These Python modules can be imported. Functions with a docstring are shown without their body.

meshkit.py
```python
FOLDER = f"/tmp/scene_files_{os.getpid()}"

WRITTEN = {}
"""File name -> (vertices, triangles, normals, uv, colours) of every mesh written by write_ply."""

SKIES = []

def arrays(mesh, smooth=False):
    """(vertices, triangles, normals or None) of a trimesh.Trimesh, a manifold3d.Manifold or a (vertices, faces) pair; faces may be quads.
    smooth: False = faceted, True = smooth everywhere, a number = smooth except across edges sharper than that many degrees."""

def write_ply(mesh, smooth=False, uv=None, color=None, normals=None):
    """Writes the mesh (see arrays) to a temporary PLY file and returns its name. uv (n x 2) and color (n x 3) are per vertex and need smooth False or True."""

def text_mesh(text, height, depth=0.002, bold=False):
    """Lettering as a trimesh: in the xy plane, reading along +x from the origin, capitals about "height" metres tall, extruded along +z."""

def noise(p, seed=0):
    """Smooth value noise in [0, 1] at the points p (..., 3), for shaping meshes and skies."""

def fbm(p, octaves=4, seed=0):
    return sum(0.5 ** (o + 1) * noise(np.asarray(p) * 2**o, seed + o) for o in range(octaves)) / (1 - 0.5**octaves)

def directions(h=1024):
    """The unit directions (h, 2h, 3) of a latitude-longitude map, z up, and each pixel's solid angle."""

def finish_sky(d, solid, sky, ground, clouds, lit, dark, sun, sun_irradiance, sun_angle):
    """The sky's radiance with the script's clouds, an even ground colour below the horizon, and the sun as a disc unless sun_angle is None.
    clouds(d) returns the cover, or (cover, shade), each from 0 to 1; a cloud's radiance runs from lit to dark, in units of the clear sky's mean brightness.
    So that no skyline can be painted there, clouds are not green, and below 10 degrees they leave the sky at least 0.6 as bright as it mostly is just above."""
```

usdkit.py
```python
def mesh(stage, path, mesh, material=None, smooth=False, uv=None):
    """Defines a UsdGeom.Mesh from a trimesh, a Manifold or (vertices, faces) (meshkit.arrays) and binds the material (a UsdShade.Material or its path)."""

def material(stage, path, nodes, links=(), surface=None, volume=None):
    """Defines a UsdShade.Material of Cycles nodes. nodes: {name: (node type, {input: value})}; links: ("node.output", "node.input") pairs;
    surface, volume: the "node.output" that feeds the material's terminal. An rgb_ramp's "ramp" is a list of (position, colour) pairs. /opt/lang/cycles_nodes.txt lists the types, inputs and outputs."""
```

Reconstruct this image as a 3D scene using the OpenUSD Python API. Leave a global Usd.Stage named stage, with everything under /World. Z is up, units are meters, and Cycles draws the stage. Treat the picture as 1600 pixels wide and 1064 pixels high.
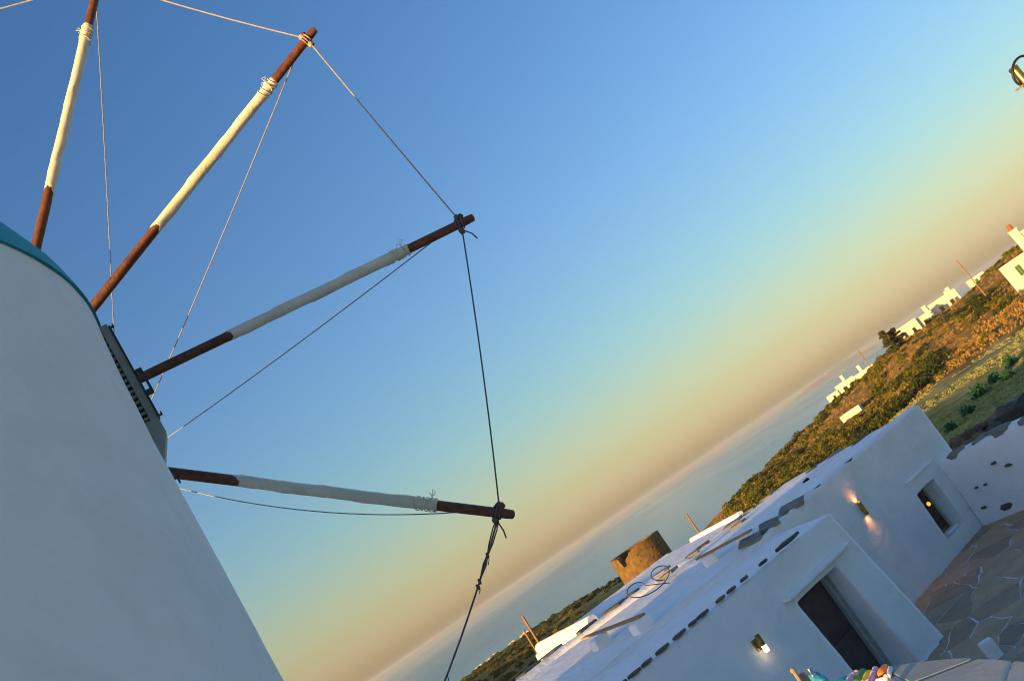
import math, random
import numpy as np
import trimesh
import manifold3d as m3
from scipy.interpolate import RBFInterpolator
from scipy.spatial import Voronoi
from shapely.geometry import Polygon, box as sbox
import usdkit, meshkit
from pxr import Usd, UsdGeom, UsdLux, UsdShade, Gf, Sdf, Vt

stage = Usd.Stage.CreateInMemory()
UsdGeom.SetStageUpAxis(stage, UsdGeom.Tokens.z)
UsdGeom.SetStageMetersPerUnit(stage, 1.0)
UsdGeom.Xform.Define(stage, '/World')
UsdGeom.Scope.Define(stage, '/World/Looks')

# ------------------------------------------------------------------ camera, sky, sun
EYE = np.array([0.0, 0.0, 4.63])
ROLL, FOCAL, PITCH = math.radians(34.0), 1400.0, math.radians(12.79)
EXPOSURE = 2.02
SKY_STRENGTH = 0.1
SUN_INTENSITY, SUN_COLOR = 0.66, (1.0, 0.60, 0.19)
SUN_ELEV, SUN_XY = math.radians(4.0), (-0.735, -0.678)

fwd = np.array([0, math.cos(PITCH), math.sin(PITCH)]); up0 = np.array([0, -math.sin(PITCH), math.cos(PITCH)]); r0 = np.array([1.0, 0, 0])
# image axes in the world: the horizon climbs to the right by ROLL
cx = r0 * math.cos(ROLL) - up0 * math.sin(ROLL)          # image right
cy = r0 * math.sin(ROLL) + up0 * math.cos(ROLL)          # image up
cam = UsdGeom.Camera.Define(stage, '/World/camera')
M = Gf.Matrix4d(*cx, 0, *cy, 0, *(-fwd), 0, *EYE, 1)
cam.AddTransformOp().Set(M)
cam.CreateFocalLengthAttr(36.0 * FOCAL / 1600); cam.CreateHorizontalApertureAttr(36.0); cam.CreateVerticalApertureAttr(36.0 * 680 / 1024)
cam.CreateClippingRangeAttr((0.05, 200000.0)); cam.CreateExposureAttr(EXPOSURE)
cam.CreateFStopAttr(0.0)

S = np.array([SUN_XY[0] * math.cos(SUN_ELEV), SUN_XY[1] * math.cos(SUN_ELEV), math.sin(SUN_ELEV)])
S /= np.linalg.norm(S)
dome = UsdLux.DomeLight.Define(stage, '/World/sky')
dome.GetPrim().SetCustomDataByKey('kind', 'structure')
skymat = usdkit.material(stage, '/World/Looks/sky', {
    'sky': ('sky_texture', {'sky_type': 'single_scattering', 'sun_disc': False, 'sun_elevation': SUN_ELEV, 'sun_rotation': math.atan2(S[0], S[1]), 'altitude': 100.0, 'air_density': 1.0, 'aerosol_density': 1.0, 'ozone_density': 3.0}),
    'g': ('geometry', {}), 'xyz': ('separate_xyz', {}), 'tint': ('rgb_ramp', {'ramp': [(0.0, (1.22, 1.20, 1.50)), (.02, (1.22, 1.06, 1.34)), (.05, (1.20, .90, .76)), (.09, (1.22, .90, .66)), (.16, (1.08, .94, .78)), (.30, (1.02, .95, .96)), (.63, (.84, .92, 1.06)), (1.0, (.84, .92, 1.06))]}),
    'mul': ('mix', {'mix_type': 'multiply', 'fac': 1.0}),
    'bg': ('background_shader', {'strength': SKY_STRENGTH})}, [('g.position', 'xyz.vector'), ('xyz.z', 'tint.fac'), ('sky.color', 'mul.color1'), ('tint.color', 'mul.color2'), ('mul.color', 'bg.color')], surface='bg.background')
UsdShade.MaterialBindingAPI.Apply(dome.GetPrim()).Bind(skymat)
sun = UsdLux.DistantLight.Define(stage, '/World/sun')
sun.CreateIntensityAttr(SUN_INTENSITY); sun.CreateAngleAttr(0.5); sun.CreateNormalizeAttr(True); sun.CreateColorAttr(Gf.Vec3f(*SUN_COLOR))
zx = np.cross([0, 0, 1.0], S); zx /= np.linalg.norm(zx); zy = np.cross(S, zx)
sun.AddTransformOp().Set(Gf.Matrix4d(*zx, 0, *zy, 0, *S, 0, 0, 0, 60, 1))

# ------------------------------------------------------------------ helpers
used = {}
def numbered(path):
    k = used.get(path, -1) + 1; used[path] = k
    return path if k == 0 else f'{path}_{k:03d}'
def tag(prim, label=None, cat=None, group=None, kind=None):
    for k, v in (('label', label), ('category', cat), ('group', group), ('kind', kind)):
        if v: prim.SetCustomDataByKey(k, v)
    return prim
ORIGIN = {}
def thing(name, loc, label=None, cat=None, group=None, kind=None):
    p = numbered('/World/' + name); x = UsdGeom.Xform.Define(stage, p); x.AddTranslateOp().Set(Gf.Vec3d(*map(float, loc)))
    ORIGIN[p] = np.array(loc, float)
    tag(x.GetPrim(), label, cat, group, kind); return x.GetPrim()
def V3(m):
    if hasattr(m, 'to_mesh'):
        q = m.to_mesh(); return np.array(q.vert_properties[:, :3], float), np.array(q.tri_verts, int)
    if isinstance(m, tuple):
        v, f = np.asarray(m[0], float), np.asarray(m[1], int)
        if f.shape[1] == 4: f = np.vstack([f[:, [0, 1, 2]], f[:, [0, 2, 3]]])
        return v, f
    return np.array(m.vertices), np.array(m.faces)
def obj(name, mesh, mat, parent=None, smooth=False, label=None, cat=None, group=None, kind=None):
    """one Mesh prim; world coordinates in, local to its parent out"""
    v, f = V3(mesh)
    base = str(parent.GetPath()) if parent is not None else '/World'
    o = np.zeros(3)
    for k in ORIGIN:
        if base == k or base.startswith(k + '/'): o = ORIGIN[k]
    p = numbered(base + '/' + name)
    mm = usdkit.mesh(stage, p, (v - o, f), MAT[mat] if isinstance(mat, str) else mat, smooth=smooth)
    return tag(mm.GetPrim(), label, cat, group, kind)
def cat_(*ms):
    vs, fs, n = [], [], 0
    for m in ms:
        v, f = V3(m); vs.append(v); fs.append(f + n); n += len(v)
    return np.vstack(vs), np.vstack(fs)
def bx(lo, hi):
    b = trimesh.creation.box(bounds=[lo, hi]); return np.array(b.vertices), np.array(b.faces)
def mbox(lo, hi):
    return m3.Manifold.cube([hi[i] - lo[i] for i in range(3)]).translate(list(map(float, lo)))
def tube(pts, rad, sides=8, caps=True, twist=0.0):
    p = np.asarray(pts, float); n = len(p); t = np.gradient(p, axis=0); t /= np.linalg.norm(t, axis=1, keepdims=True) + 1e-12
    a = np.cross(t[0], [0, 0, 1.0] if abs(t[0][2]) < .9 else [1.0, 0, 0]); a /= np.linalg.norm(a); A = []
    for i in range(n):
        a = a - t[i] * (a @ t[i]); a /= np.linalg.norm(a) + 1e-12; A.append(a)
    A = np.array(A); B = np.cross(t, A); rad = np.broadcast_to(np.asarray(rad, float), (n,)) if np.ndim(rad) < 2 else rad
    ang = np.arange(sides) * 2 * np.pi / sides
    R = rad[:, None] if np.ndim(rad) == 1 else rad
    v = (p[:, None] + (R * np.cos(ang))[..., None] * A[:, None] + (R * np.sin(ang))[..., None] * B[:, None]).reshape(-1, 3)
    f = []
    for i in range(n - 1):
        for j in range(sides):
            k = (j + 1) % sides; f += [[i*sides+j, i*sides+k, (i+1)*sides+k], [i*sides+j, (i+1)*sides+k, (i+1)*sides+j]]
    if caps:
        v = np.vstack([v, p[0], p[-1]]); c0, c1 = n*sides, n*sides+1
        for j in range(sides):
            k = (j + 1) % sides; f += [[c0, k, j], [c1, (n-1)*sides+j, (n-1)*sides+k]]
    return v, np.array(f)
def sag(a, b, amount, n=14):
    a, b = np.asarray(a, float), np.asarray(b, float); t = np.linspace(0, 1, n)[:, None]
    p = a + (b - a) * t; p[:, 2] -= (4 * amount * t * (1 - t))[:, 0]; return p
def rope(a, b, r, sagm=0.0, n=14, sides=5): return tube(sag(a, b, sagm, n), r, sides)
def lathe(profile, sides=48, centre=(0, 0)):
    pr = np.asarray(profile, float); a = np.arange(sides) * 2 * np.pi / sides
    v = np.stack([centre[0] + pr[:, 0][:, None] * np.cos(a), centre[1] + pr[:, 0][:, None] * np.sin(a), np.repeat(pr[:, 1][:, None], sides, 1)], -1).reshape(-1, 3)
    f = []
    for i in range(len(pr) - 1):
        for j in range(sides):
            k = (j + 1) % sides; f += [[i*sides+j, i*sides+k, (i+1)*sides+k], [i*sides+j, (i+1)*sides+k, (i+1)*sides+j]]
    return v, np.array(f)
def soften(m, edge=0.12, rounds=2, amp=0.012, scale=1.6, seed=0, lam=0.5):
    """refine, round the corners, ripple the faces: hand plastered masonry"""
    if not hasattr(m, 'to_mesh'): m = m3.Manifold(m3.Mesh(np.asarray(V3(m)[0], np.float32), np.asarray(V3(m)[1], np.uint32)))
    v, f = V3(m.refine_to_length(edge)); t = trimesh.Trimesh(v, f, process=True)
    trimesh.smoothing.filter_laplacian(t, lamb=lam, iterations=rounds)
    n = t.vertex_normals; p = np.array(t.vertices)
    d = (meshkit.fbm(p * scale, 3, seed) - .5) * 2 * amp
    return p + n * d[:, None], np.array(t.faces)
def slab(poly, z0, z1, chamfer=0.012):
    """a flat stone with chamfered upper edge from a shapely polygon (convex-ish), few triangles"""
    c = np.array(poly.exterior.coords)[:-1]; 
    if Polygon(c).exterior.is_ccw is False: c = c[::-1]
    n = len(c); inn = np.array(poly.centroid.coords)[0]; d = c - inn
    s = 1 - chamfer / (np.linalg.norm(d, axis=1, keepdims=True) + 1e-6)
    z0 = np.broadcast_to(z0, (n,)); z1 = np.broadcast_to(z1, (n,))
    v = np.vstack([np.c_[c, z0], np.c_[c, z1 - chamfer], np.c_[inn + d * s, z1], [[*inn, z1.mean()]]]); f = []
    for i in range(n):
        k = (i + 1) % n
        f += [[i, k, n+k], [i, n+k, n+i], [n+i, n+k, 2*n+k], [n+i, 2*n+k, 2*n+i], [2*n+i, 2*n+k, 3*n]]
    return v, np.array(f)
ICO = trimesh.creation.icosphere(1)
def rock(c, size, rng, yaw=0.0, base=ICO):
    v = np.array(base.vertices); v = np.sign(v) * np.abs(v) ** .8
    v = v * (1 + .16 * rng.standard_normal((len(v), 1)))
    v = v * np.asarray(size) / 2; cs, sn = math.cos(yaw), math.sin(yaw)
    return np.c_[v[:, 0]*cs - v[:, 1]*sn, v[:, 0]*sn + v[:, 1]*cs, v[:, 2]] + np.asarray(c), np.array(base.faces)

# house frame: e runs along the long fronts, f away from the courtyard
E3, F3 = np.array([.7732, .6342, 0]), np.array([-.6342, .7732, 0])
def W(v):
    v = np.asarray(v, float); return v[..., :1] * E3 + v[..., 1:2] * F3 + v[..., 2:3] * np.array([0, 0, 1.0])
def Wm(m):
    v, f = V3(m); return W(v), f
def at_(az, D):
    return np.array([D * math.sin(math.radians(az)), D * math.cos(math.radians(az))])
def ray(x, y):
    u, v = x - 800, y - 532
    r = cx * u - cy * v + fwd * FOCAL; return r / np.linalg.norm(r)
def on_plane(x, y, n, c):
    r = ray(x, y); n = np.asarray(n, float); return EYE + r * ((c - EYE @ n) / (r @ n))

# ------------------------------------------------------------------ materials
MAT = {}
def mat(name, c, c2=None, scale=3.0, rough=0.8, bump=0.0, bscale=30.0, bdist=0.01, metal=0.0, spread=(.35, .65), random_to=None, detail=5.0, spec=0.3, extra=None):
    n = {'tc': ('geometry', {}), 'p': ('principled_bsdf', {'roughness': rough, 'metallic': metal, 'specular_ior_level': spec})}
    l = []
    if c2 is not None:
        n['no'] = ('noise_texture', {'scale': scale, 'detail': detail, 'roughness': .6}); n['ra'] = ('rgb_ramp', {'ramp': [(spread[0], c), (spread[1], c2)]})
        l += [('tc.position', 'no.vector'), ('no.fac', 'ra.fac')]; src = 'ra.color'
    else:
        n['co'] = ('color', {'value': c}); src = 'co.color'
    if random_to is not None:
        n['oi'] = ('object_info', {}); n['mx'] = ('mix', {'mix_type': 'multiply', 'fac': 1.0}); n['rr'] = ('rgb_ramp', {'ramp': random_to})
        l += [('oi.random', 'rr.fac'), (src, 'mx.color1'), ('rr.color', 'mx.color2')]; src = 'mx.color'
    l.append((src, 'p.base_color'))
    if bump:
        n['bn'] = ('noise_texture', {'scale': bscale, 'detail': 6.0, 'roughness': .65}); n['bu'] = ('bump', {'strength': bump, 'distance': bdist})
        l += [('tc.position', 'bn.vector'), ('bn.fac', 'bu.height'), ('bu.normal', 'p.normal')]
    if extra: extra(n, l)
    MAT[name] = usdkit.material(stage, '/World/Looks/' + name, n, l, surface='p.BSDF')
def weather(n, l):   # faint uneven limewash coats and trowel relief at two scales
    n.update({'w1': ('noise_texture', {'scale': .8, 'detail': 7, 'roughness': .7, 'distortion': .6}), 'wr': ('rgb_ramp', {'ramp': [(.30, (.91, .91, .905)), (.5, (1, 1, 1)), (.72, (.95, .947, .94))]}), 'wm': ('mix', {'mix_type': 'multiply', 'fac': 1.0}),
              'b2': ('noise_texture', {'scale': 2.6, 'detail': 3, 'roughness': .5}), 'bu2': ('bump', {'strength': .55, 'distance': .05})})
    k = [x for x in l if x[1] == 'p.base_color'][0]; l.remove(k); m = [x for x in l if x == ('bu.normal', 'p.normal')][0]; l.remove(m)
    l += [('tc.position', 'w1.vector'), ('w1.fac', 'wr.fac'), (k[0], 'wm.color1'), ('wr.color', 'wm.color2'), ('wm.color', 'p.base_color'), ('tc.position', 'b2.vector'), ('b2.fac', 'bu2.height'), ('bu.normal', 'bu2.normal'), ('bu2.normal', 'p.normal')]
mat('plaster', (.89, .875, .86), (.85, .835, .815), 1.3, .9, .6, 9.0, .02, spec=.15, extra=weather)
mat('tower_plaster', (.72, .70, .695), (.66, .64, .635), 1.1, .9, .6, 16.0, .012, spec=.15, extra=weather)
mat('roof_plaster', (.89, .88, .865), (.80, .79, .775), 1.0, .88, .7, 7.0, .025, spec=.15, extra=weather)
mat('teal_paint', (.014, .24, .31), (.018, .28, .35), 2.0, .8, .15, 30, .004)
mat('wood', (.075, .023, .011), (.20, .068, .028), 14.0, .6, .7, 50, .008, spec=.35, spread=(.30, .70))
mat('cloth', (.78, .70, .58), (.66, .58, .46), 6.0, .95, .6, 60, .006, spec=.05)
mat('rope', (.42, .36, .29), (.30, .25, .20), 30, .9)
mat('dark_rope', (.10, .09, .08), (.16, .14, .12), 30, .9)
mat('dark_iron', (.012, .011, .012), (.02, .018, .018), 20, .5, spec=.5)
mat('grey_board', (.30, .32, .31), (.22, .24, .23), 8, .7, .3, 40, .004)
mat('slate', (.13, .11, .085), (.085, .075, .06), 5, .85, .7, 14, .02, random_to=[(0, (.75, .75, .75)), (1, (1.25, 1.2, 1.1))])
mat('flagstone', (.60, .385, .24), (.46, .305, .195), 2.2, .75, .6, 9, .015, random_to=[(0, (.66, .68, .68)), (.3, (.95, .95, .95)), (1, (1.12, 1.08, 1.0))])
mat('grout', (.46, .38, .30), (.80, .78, .76), .55, .9, .3, 20, .01, spread=(.42, .54))
mat('table_stone', (.36, .385, .36), (.30, .32, .30), 4, .6, .3, 20, .006, random_to=[(0, (.85, .85, .85)), (1, (1.1, 1.1, 1.1))])
mat('white_joint', (.75, .75, .75), (.6, .6, .6), 5, .9)
mat('fieldstone', (.26, .17, .11), (.14, .095, .065), 4, .9, .7, 14, .03, random_to=[(0, (.6, .6, .6)), (1, (1.3, 1.25, 1.15))])
mat('mill_stone', (.21, .125, .045), (.11, .065, .027), 2.2, .9, .9, 5, .09)
mat('dark_door', (.075, .048, .045), (.11, .07, .062), 6, .55, .3, 30, .004, spec=.4)
mat('dark_glass', (.03, .035, .04), None, rough=.15, spec=.5)
mat('grey_frame', (.42, .40, .37), (.50, .48, .45), 8, .6)
mat('brass', (.55, .36, .10), (.42, .27, .08), 10, .28, metal=1.0)
mat('plank', (.36, .23, .10), (.26, .16, .07), 6, .8, .4, 30, .006)
mat('pole_wood', (.30, .17, .08), (.22, .12, .06), 4, .85)
mat('house_white', (.74, .66, .52), (.66, .59, .46), .6, .9)
mat('shutter_green', (.035, .10, .03), None, rough=.6)
mat('terracotta', (.42, .11, .05), (.34, .09, .04), 6, .85)
mat('cable', (.05, .07, .11), None, rough=.5)
mat('black_hole', (.012, .011, .010), None, rough=.95)
mat('teal_cloth', (.015, .20, .38), (.03, .27, .46), 30, .6, .3, 80, .003)
mat('yellow_cloth', (.85, .58, .02), None, rough=.7); mat('green_cloth', (.08, .22, .05), None, rough=.7)
mat('pink_beads', (.80, .45, .42), (.75, .50, .62), 60, .5); mat('orange_cloth', (.88, .24, .03), None, rough=.6)
mat('lilac_beads', (.72, .70, .80), None, rough=.5); mat('silver', (.6, .6, .6), None, rough=.25, metal=1.0); mat('reed', (.36, .27, .19), (.26, .19, .13), 40, .7)
mat('far_land', (.34, .24, .19), (.26, .20, .15), .004, .95)
mat('wall_slate', (.27, .24, .19), (.19, .17, .14), 4, .85, .7, 14, .02)
MAT['glow_ball'] = usdkit.material(stage, '/World/Looks/glow_ball', {'e': ('emission', {'color': (1.0, .45, .07), 'strength': .42})}, surface='e.emission')
MAT['lamp_glass'] = usdkit.material(stage, '/World/Looks/lamp_glass', {'e': ('emission', {'color': (1.0, .80, .50), 'strength': 1.0})}, surface='e.emission')
MAT['pane'] = usdkit.material(stage, '/World/Looks/pane', {'f': ('fresnel', {'IOR': 1.5}), 't': ('transparent_bsdf', {'color': (.8, .85, .85)}), 'g': ('glossy_bsdf', {'color': (.9, .9, .9), 'roughness': .02}), 'm': ('mix_closure', {})},
    [('f.fac', 'm.fac'), ('t.BSDF', 'm.closure1'), ('g.BSDF', 'm.closure2')], surface='m.closure')
def leaf(name, a, b):
    MAT[name] = usdkit.material(stage, '/World/Looks/' + name, {
        'g': ('geometry', {}), 'oi': ('object_info', {}), 'ad': ('math', {'math_type': 'multiply_add', 'value2': .35}), 'r': ('rgb_ramp', {'ramp': [(0, a), (1, b)]}),
        'sc': ('math', {'math_type': 'multiply', 'value2': .65}),
        'd': ('principled_bsdf', {'roughness': .7, 'specular_ior_level': .2}), 't': ('translucent_bsdf', {}), 'm': ('mix_closure', {'fac': .25})},
        [('oi.random', 'sc.value1'), ('g.random_per_island', 'ad.value1'), ('sc.value', 'ad.value3'), ('ad.value', 'r.fac'), ('r.color', 'd.base_color'), ('r.color', 't.color'), ('d.BSDF', 'm.closure1'), ('t.BSDF', 'm.closure2')], surface='m.closure')
leaf('leaf_olive', (.10, .105, .012), (.25, .195, .022)); leaf('leaf_dark', (.035, .055, .012), (.085, .085, .016)); leaf('leaf_red', (.30, .04, .03), (.40, .08, .05))
leaf('leaf_field', (.03, .12, .06), (.06, .17, .07)); leaf('field_grass', (.30, .32, .10), (.50, .42, .16)); leaf('dry_grass', (.34, .20, .045), (.46, .29, .075))
# terrain: dry grass, soil and green scrub in patches
def terrain_mat():
    n = {'g': ('geometry', {}), 'n1': ('noise_texture', {'scale': .045, 'detail': 6, 'roughness': .62}), 'n2': ('noise_texture', {'scale': .35, 'detail': 6, 'roughness': .7}), 'n3': ('noise_texture', {'scale': 2.2, 'detail': 5, 'roughness': .7}),
         'r1': ('rgb_ramp', {'ramp': [(.36, (.17, .15, .035)), (.50, (.32, .20, .055)), (.64, (.44, .27, .08))]}),
         'r2': ('rgb_ramp', {'ramp': [(.40, (.6, .62, .55)), (.6, (1.1, 1.05, 1.0))]}),
         'r3': ('rgb_ramp', {'ramp': [(.35, (.75, .75, .75)), (.65, (1.15, 1.15, 1.15))]}),
         'm1': ('mix', {'mix_type': 'multiply', 'fac': 1.0}), 'm2': ('mix', {'mix_type': 'multiply', 'fac': 1.0}), 'p': ('principled_bsdf', {'roughness': .95, 'specular_ior_level': .05}),
         'fld': ('attribute', {'attribute': 'field'}), 'fr': ('rgb_ramp', {'ramp': [(.35, (.36, .35, .11)), (.65, (.48, .40, .16))]}), 'mf': ('mix', {'mix_type': 'mix'}),
         'bu': ('bump', {'strength': .8, 'distance': .25})}
    l = [('g.position', 'n1.vector'), ('g.position', 'n2.vector'), ('g.position', 'n3.vector'), ('n1.fac', 'r1.fac'), ('n2.fac', 'r2.fac'), ('n3.fac', 'r3.fac'), ('n2.fac', 'fr.fac'),
         ('fld.fac', 'mf.fac'), ('r1.color', 'mf.color1'), ('fr.color', 'mf.color2'), ('mf.color', 'm1.color1'), ('r2.color', 'm1.color2'), ('m1.color', 'm2.color1'), ('r3.color', 'm2.color2'), ('m2.color', 'p.base_color'), ('n3.fac', 'bu.height'), ('bu.normal', 'p.normal')]
    MAT['terrain'] = usdkit.material(stage, '/World/Looks/terrain', n, l, surface='p.BSDF')
terrain_mat()
MAT['sea'] = usdkit.material(stage, '/World/Looks/sea', {
    'g': ('geometry', {}), 'mp': ('mapping', {'scale': (.0009, .00012, 1.0), 'rotation': (0, 0, -.12)}), 'n': ('noise_texture', {'scale': 1.0, 'detail': 4, 'roughness': .6}),
    'rr': ('rgb_ramp', {'ramp': [(.35, (.16, .16, .16)), (.65, (.34, .34, .34))]}), 'w': ('noise_texture', {'scale': .35, 'detail': 5, 'roughness': .6}), 'bu': ('bump', {'strength': .6, 'distance': 1.4}),
    'p': ('principled_bsdf', {'base_color': (.10, .25, .26), 'ior': 1.33, 'specular_ior_level': .5})},
    [('g.position', 'mp.vector'), ('mp.vector', 'n.vector'), ('n.fac', 'rr.fac'), ('rr.color', 'p.roughness'), ('g.position', 'w.vector'), ('w.fac', 'bu.height'), ('bu.normal', 'p.normal')], surface='p.BSDF')

# ------------------------------------------------------------------ terrain and sea
SEA = -80.0
TERRACE = 3.10
def T_(az, D, tan, drop=0.0): return (az, D, 4.63 - D * tan - drop)
ctl = []
for a in range(0, 360, 30): ctl += [(a, 1.2, 2.95), (a, 2.4, 2.95)]
for a in (-95, -80, -65, -50, -35): ctl += [(a, 5.5, 2.9), (a, 9, 2.6)]
for a in (-25, -10, 5, 20, 35): ctl += [(a, 4.5, 1.6), (a, 7, -.2), (a, 12, -.3), (a, 17, -.3), (a, 22, -.3), (a, 27, -.4)]
for a in (0, -10, -20): ctl += [(a, 40, -2.2), (a, 82, -4.6), (a, 140, -8.0)]
for a, dr in ((-13.2, .6), (-10.6, .6), (-7.9, 1.0), (-5.9, 1.6), (-3.4, 3.0), (-1.5, 3.4)): ctl += [T_(a, 420, .0592, dr), (a, 620, -68), T_(a, 230, .068, dr * .5)]
ctl += [T_(-30, 420, .062), (-30, 640, -70), (-45, 500, -30), (-45, 800, -80), (-20, 420, 4.63 - 420 * .0605), (-20, 620, -68)]
ctl += [T_(0, 400, .064), (0, 600, -68), T_(5.3, 262, .0690), T_(6.4, 255, .0620), T_(8.5, 250, .0545), T_(10.8, 245, .0450), T_(14.1, 240, .0330), T_(17.2, 230, .0280), T_(18.8, 215, .0225), T_(20.5, 203, .0200), T_(22.7, 203, .0140),
        T_(24, 210, .0110), T_(25.2, 222, .0095), T_(27, 232, .0075), T_(30, 235, .0065), T_(36, 235, .006), T_(45, 230, .006), T_(27, 170, .022), T_(31, 170, .02), T_(36, 130, .03), T_(40, 180, .02), T_(25, 175, .024)]
for a, D in ((3, 330), (5.3, 330), (8.5, 320), (14.1, 315), (18.8, 300), (22.7, 300), (27, 320), (36, 320)): ctl += [(a, D, -34), (a, 520, -72)]
ctl += [T_(25.6, 120, .0372), T_(29, 118, .034), T_(24, 130, .0425), T_(16.1, 130, .0660), T_(12.6, 120, .0700), T_(8, 120, .075), T_(18.9, 110, .0650), T_(14, 160, .0490), T_(15.2, 160, .0490), T_(14.5, 175, .0470), T_(17, 175, .040), T_(21, 160, .033), T_(11, 180, .058),
        T_(19.4, 84, .0700), T_(21, 84, .0690), T_(23.4, 84, .0690), T_(26, 84, .0690), T_(21.1, 60, .0910), T_(23.8, 55, .0945), T_(18.1, 42, .1230), T_(21, 42, .1215), T_(24.5, 40, .120), T_(28, 40, .118), T_(15, 60, .09), T_(10, 60, .09),
        (17, 33.0, .25), (20, 33, .25), (24, 33, .25), (28, 33, .25), (17, 30, -.2), (21, 30, -.2), (25, 30, -.2)]
for a in (60, 90, 120, 150, 180, 210): ctl += [(a, 9, 3), (a, 30, 4.0), (a, 80, 5.5), (a, 250, 6), (a, 700, -10)]
for a in (225, 240, 258, 275): ctl += [(a, 14, 3.0), (a, 28, 4.0), (a, 42, 4.9), (a, 70, 5.0), (a, 160, 1), (a, 400, -18), (a, 800, -60)]  # rise out of view behind left, heights chosen to shade the field
for a in range(0, 360, 20): ctl += [(a, 1300, -105), (a, 3000, -120)]
ctl = np.array(ctl, float)
def logp(x, y):
    D = np.hypot(x, y); L = np.log1p(D / 6.0) / np.maximum(D, 1e-9); return np.stack([x * L, y * L], -1)
cxy = np.stack([ctl[:, 1] * np.sin(np.radians(ctl[:, 0])), ctl[:, 1] * np.cos(np.radians(ctl[:, 0]))], 1)
_, keep = np.unique(cxy.round(3), axis=0, return_index=True)
rbf = RBFInterpolator(logp(*cxy[keep].T), ctl[keep, 2], kernel='linear', smoothing=1e-4)
def ground(x, y):
    x, y = np.atleast_1d(np.asarray(x, float)), np.atleast_1d(np.asarray(y, float)); D = np.hypot(x, y)
    z = rbf(logp(x, y)); k = np.clip((D - 35) / 100, 0, 1)
    p = np.stack([x, y, 0 * x], -1)
    return z + k * (1.6 * (meshkit.fbm(p / 22, 3, 5) - .5) + .7 * (meshkit.fbm(p / 6, 2, 8) - .5)) * np.clip((1200 - D) / 600, 0, 1)
azs = np.unique(np.r_[np.arange(-180, -32, 4.0), np.arange(-32, 42, .33), np.arange(42, 180, 4.0)])
Ds = np.r_[np.linspace(2.0, 30, 24), np.geomspace(31, 3000, 190)]
AZ, DD = np.meshgrid(np.radians(azs), Ds, indexing='ij')
X, Y = DD * np.sin(AZ), DD * np.cos(AZ)
Z = ground(X.ravel(), Y.ravel()).reshape(X.shape)
na, nd = X.shape
vt = np.stack([X, Y, Z], -1).reshape(-1, 3); ft = []
idx = np.arange(na * nd).reshape(na, nd); nxt = np.roll(idx, -1, 0)
q = np.stack([idx[:, :-1], idx[:, 1:], nxt[:, 1:], nxt[:, :-1]], -1).reshape(-1, 4)
vt = np.vstack([vt, [[0, 0, 2.95]]]); ctr = len(vt) - 1
tri = np.vstack([q[:, [0, 1, 2]], q[:, [0, 2, 3]], np.stack([np.full(na, ctr), idx[:, 0], nxt[:, 0]], 1)])
tp = obj('terrain', (vt, tri[:, ::-1]), 'terrain', smooth=True, kind='structure', label='dry grassy hillside falling to the sea')
azv, dv = np.degrees(np.arctan2(vt[:, 0], vt[:, 1])), np.hypot(vt[:, 0], vt[:, 1])
field = np.clip((86 + 6 * np.sin(azv * 1.7) - dv) / 6, 0, 1) * np.clip((azv - 15.5) / 1.5, 0, 1)
UsdGeom.PrimvarsAPI(UsdGeom.Mesh(tp)).CreatePrimvar('field', Sdf.ValueTypeNames.FloatArray, 'vertex').Set(Vt.FloatArray.FromNumpy(field.astype(np.float32)))
ra = np.geomspace(200, 60000, 60); aa = np.radians(np.arange(0, 360, 3.0))
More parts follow.
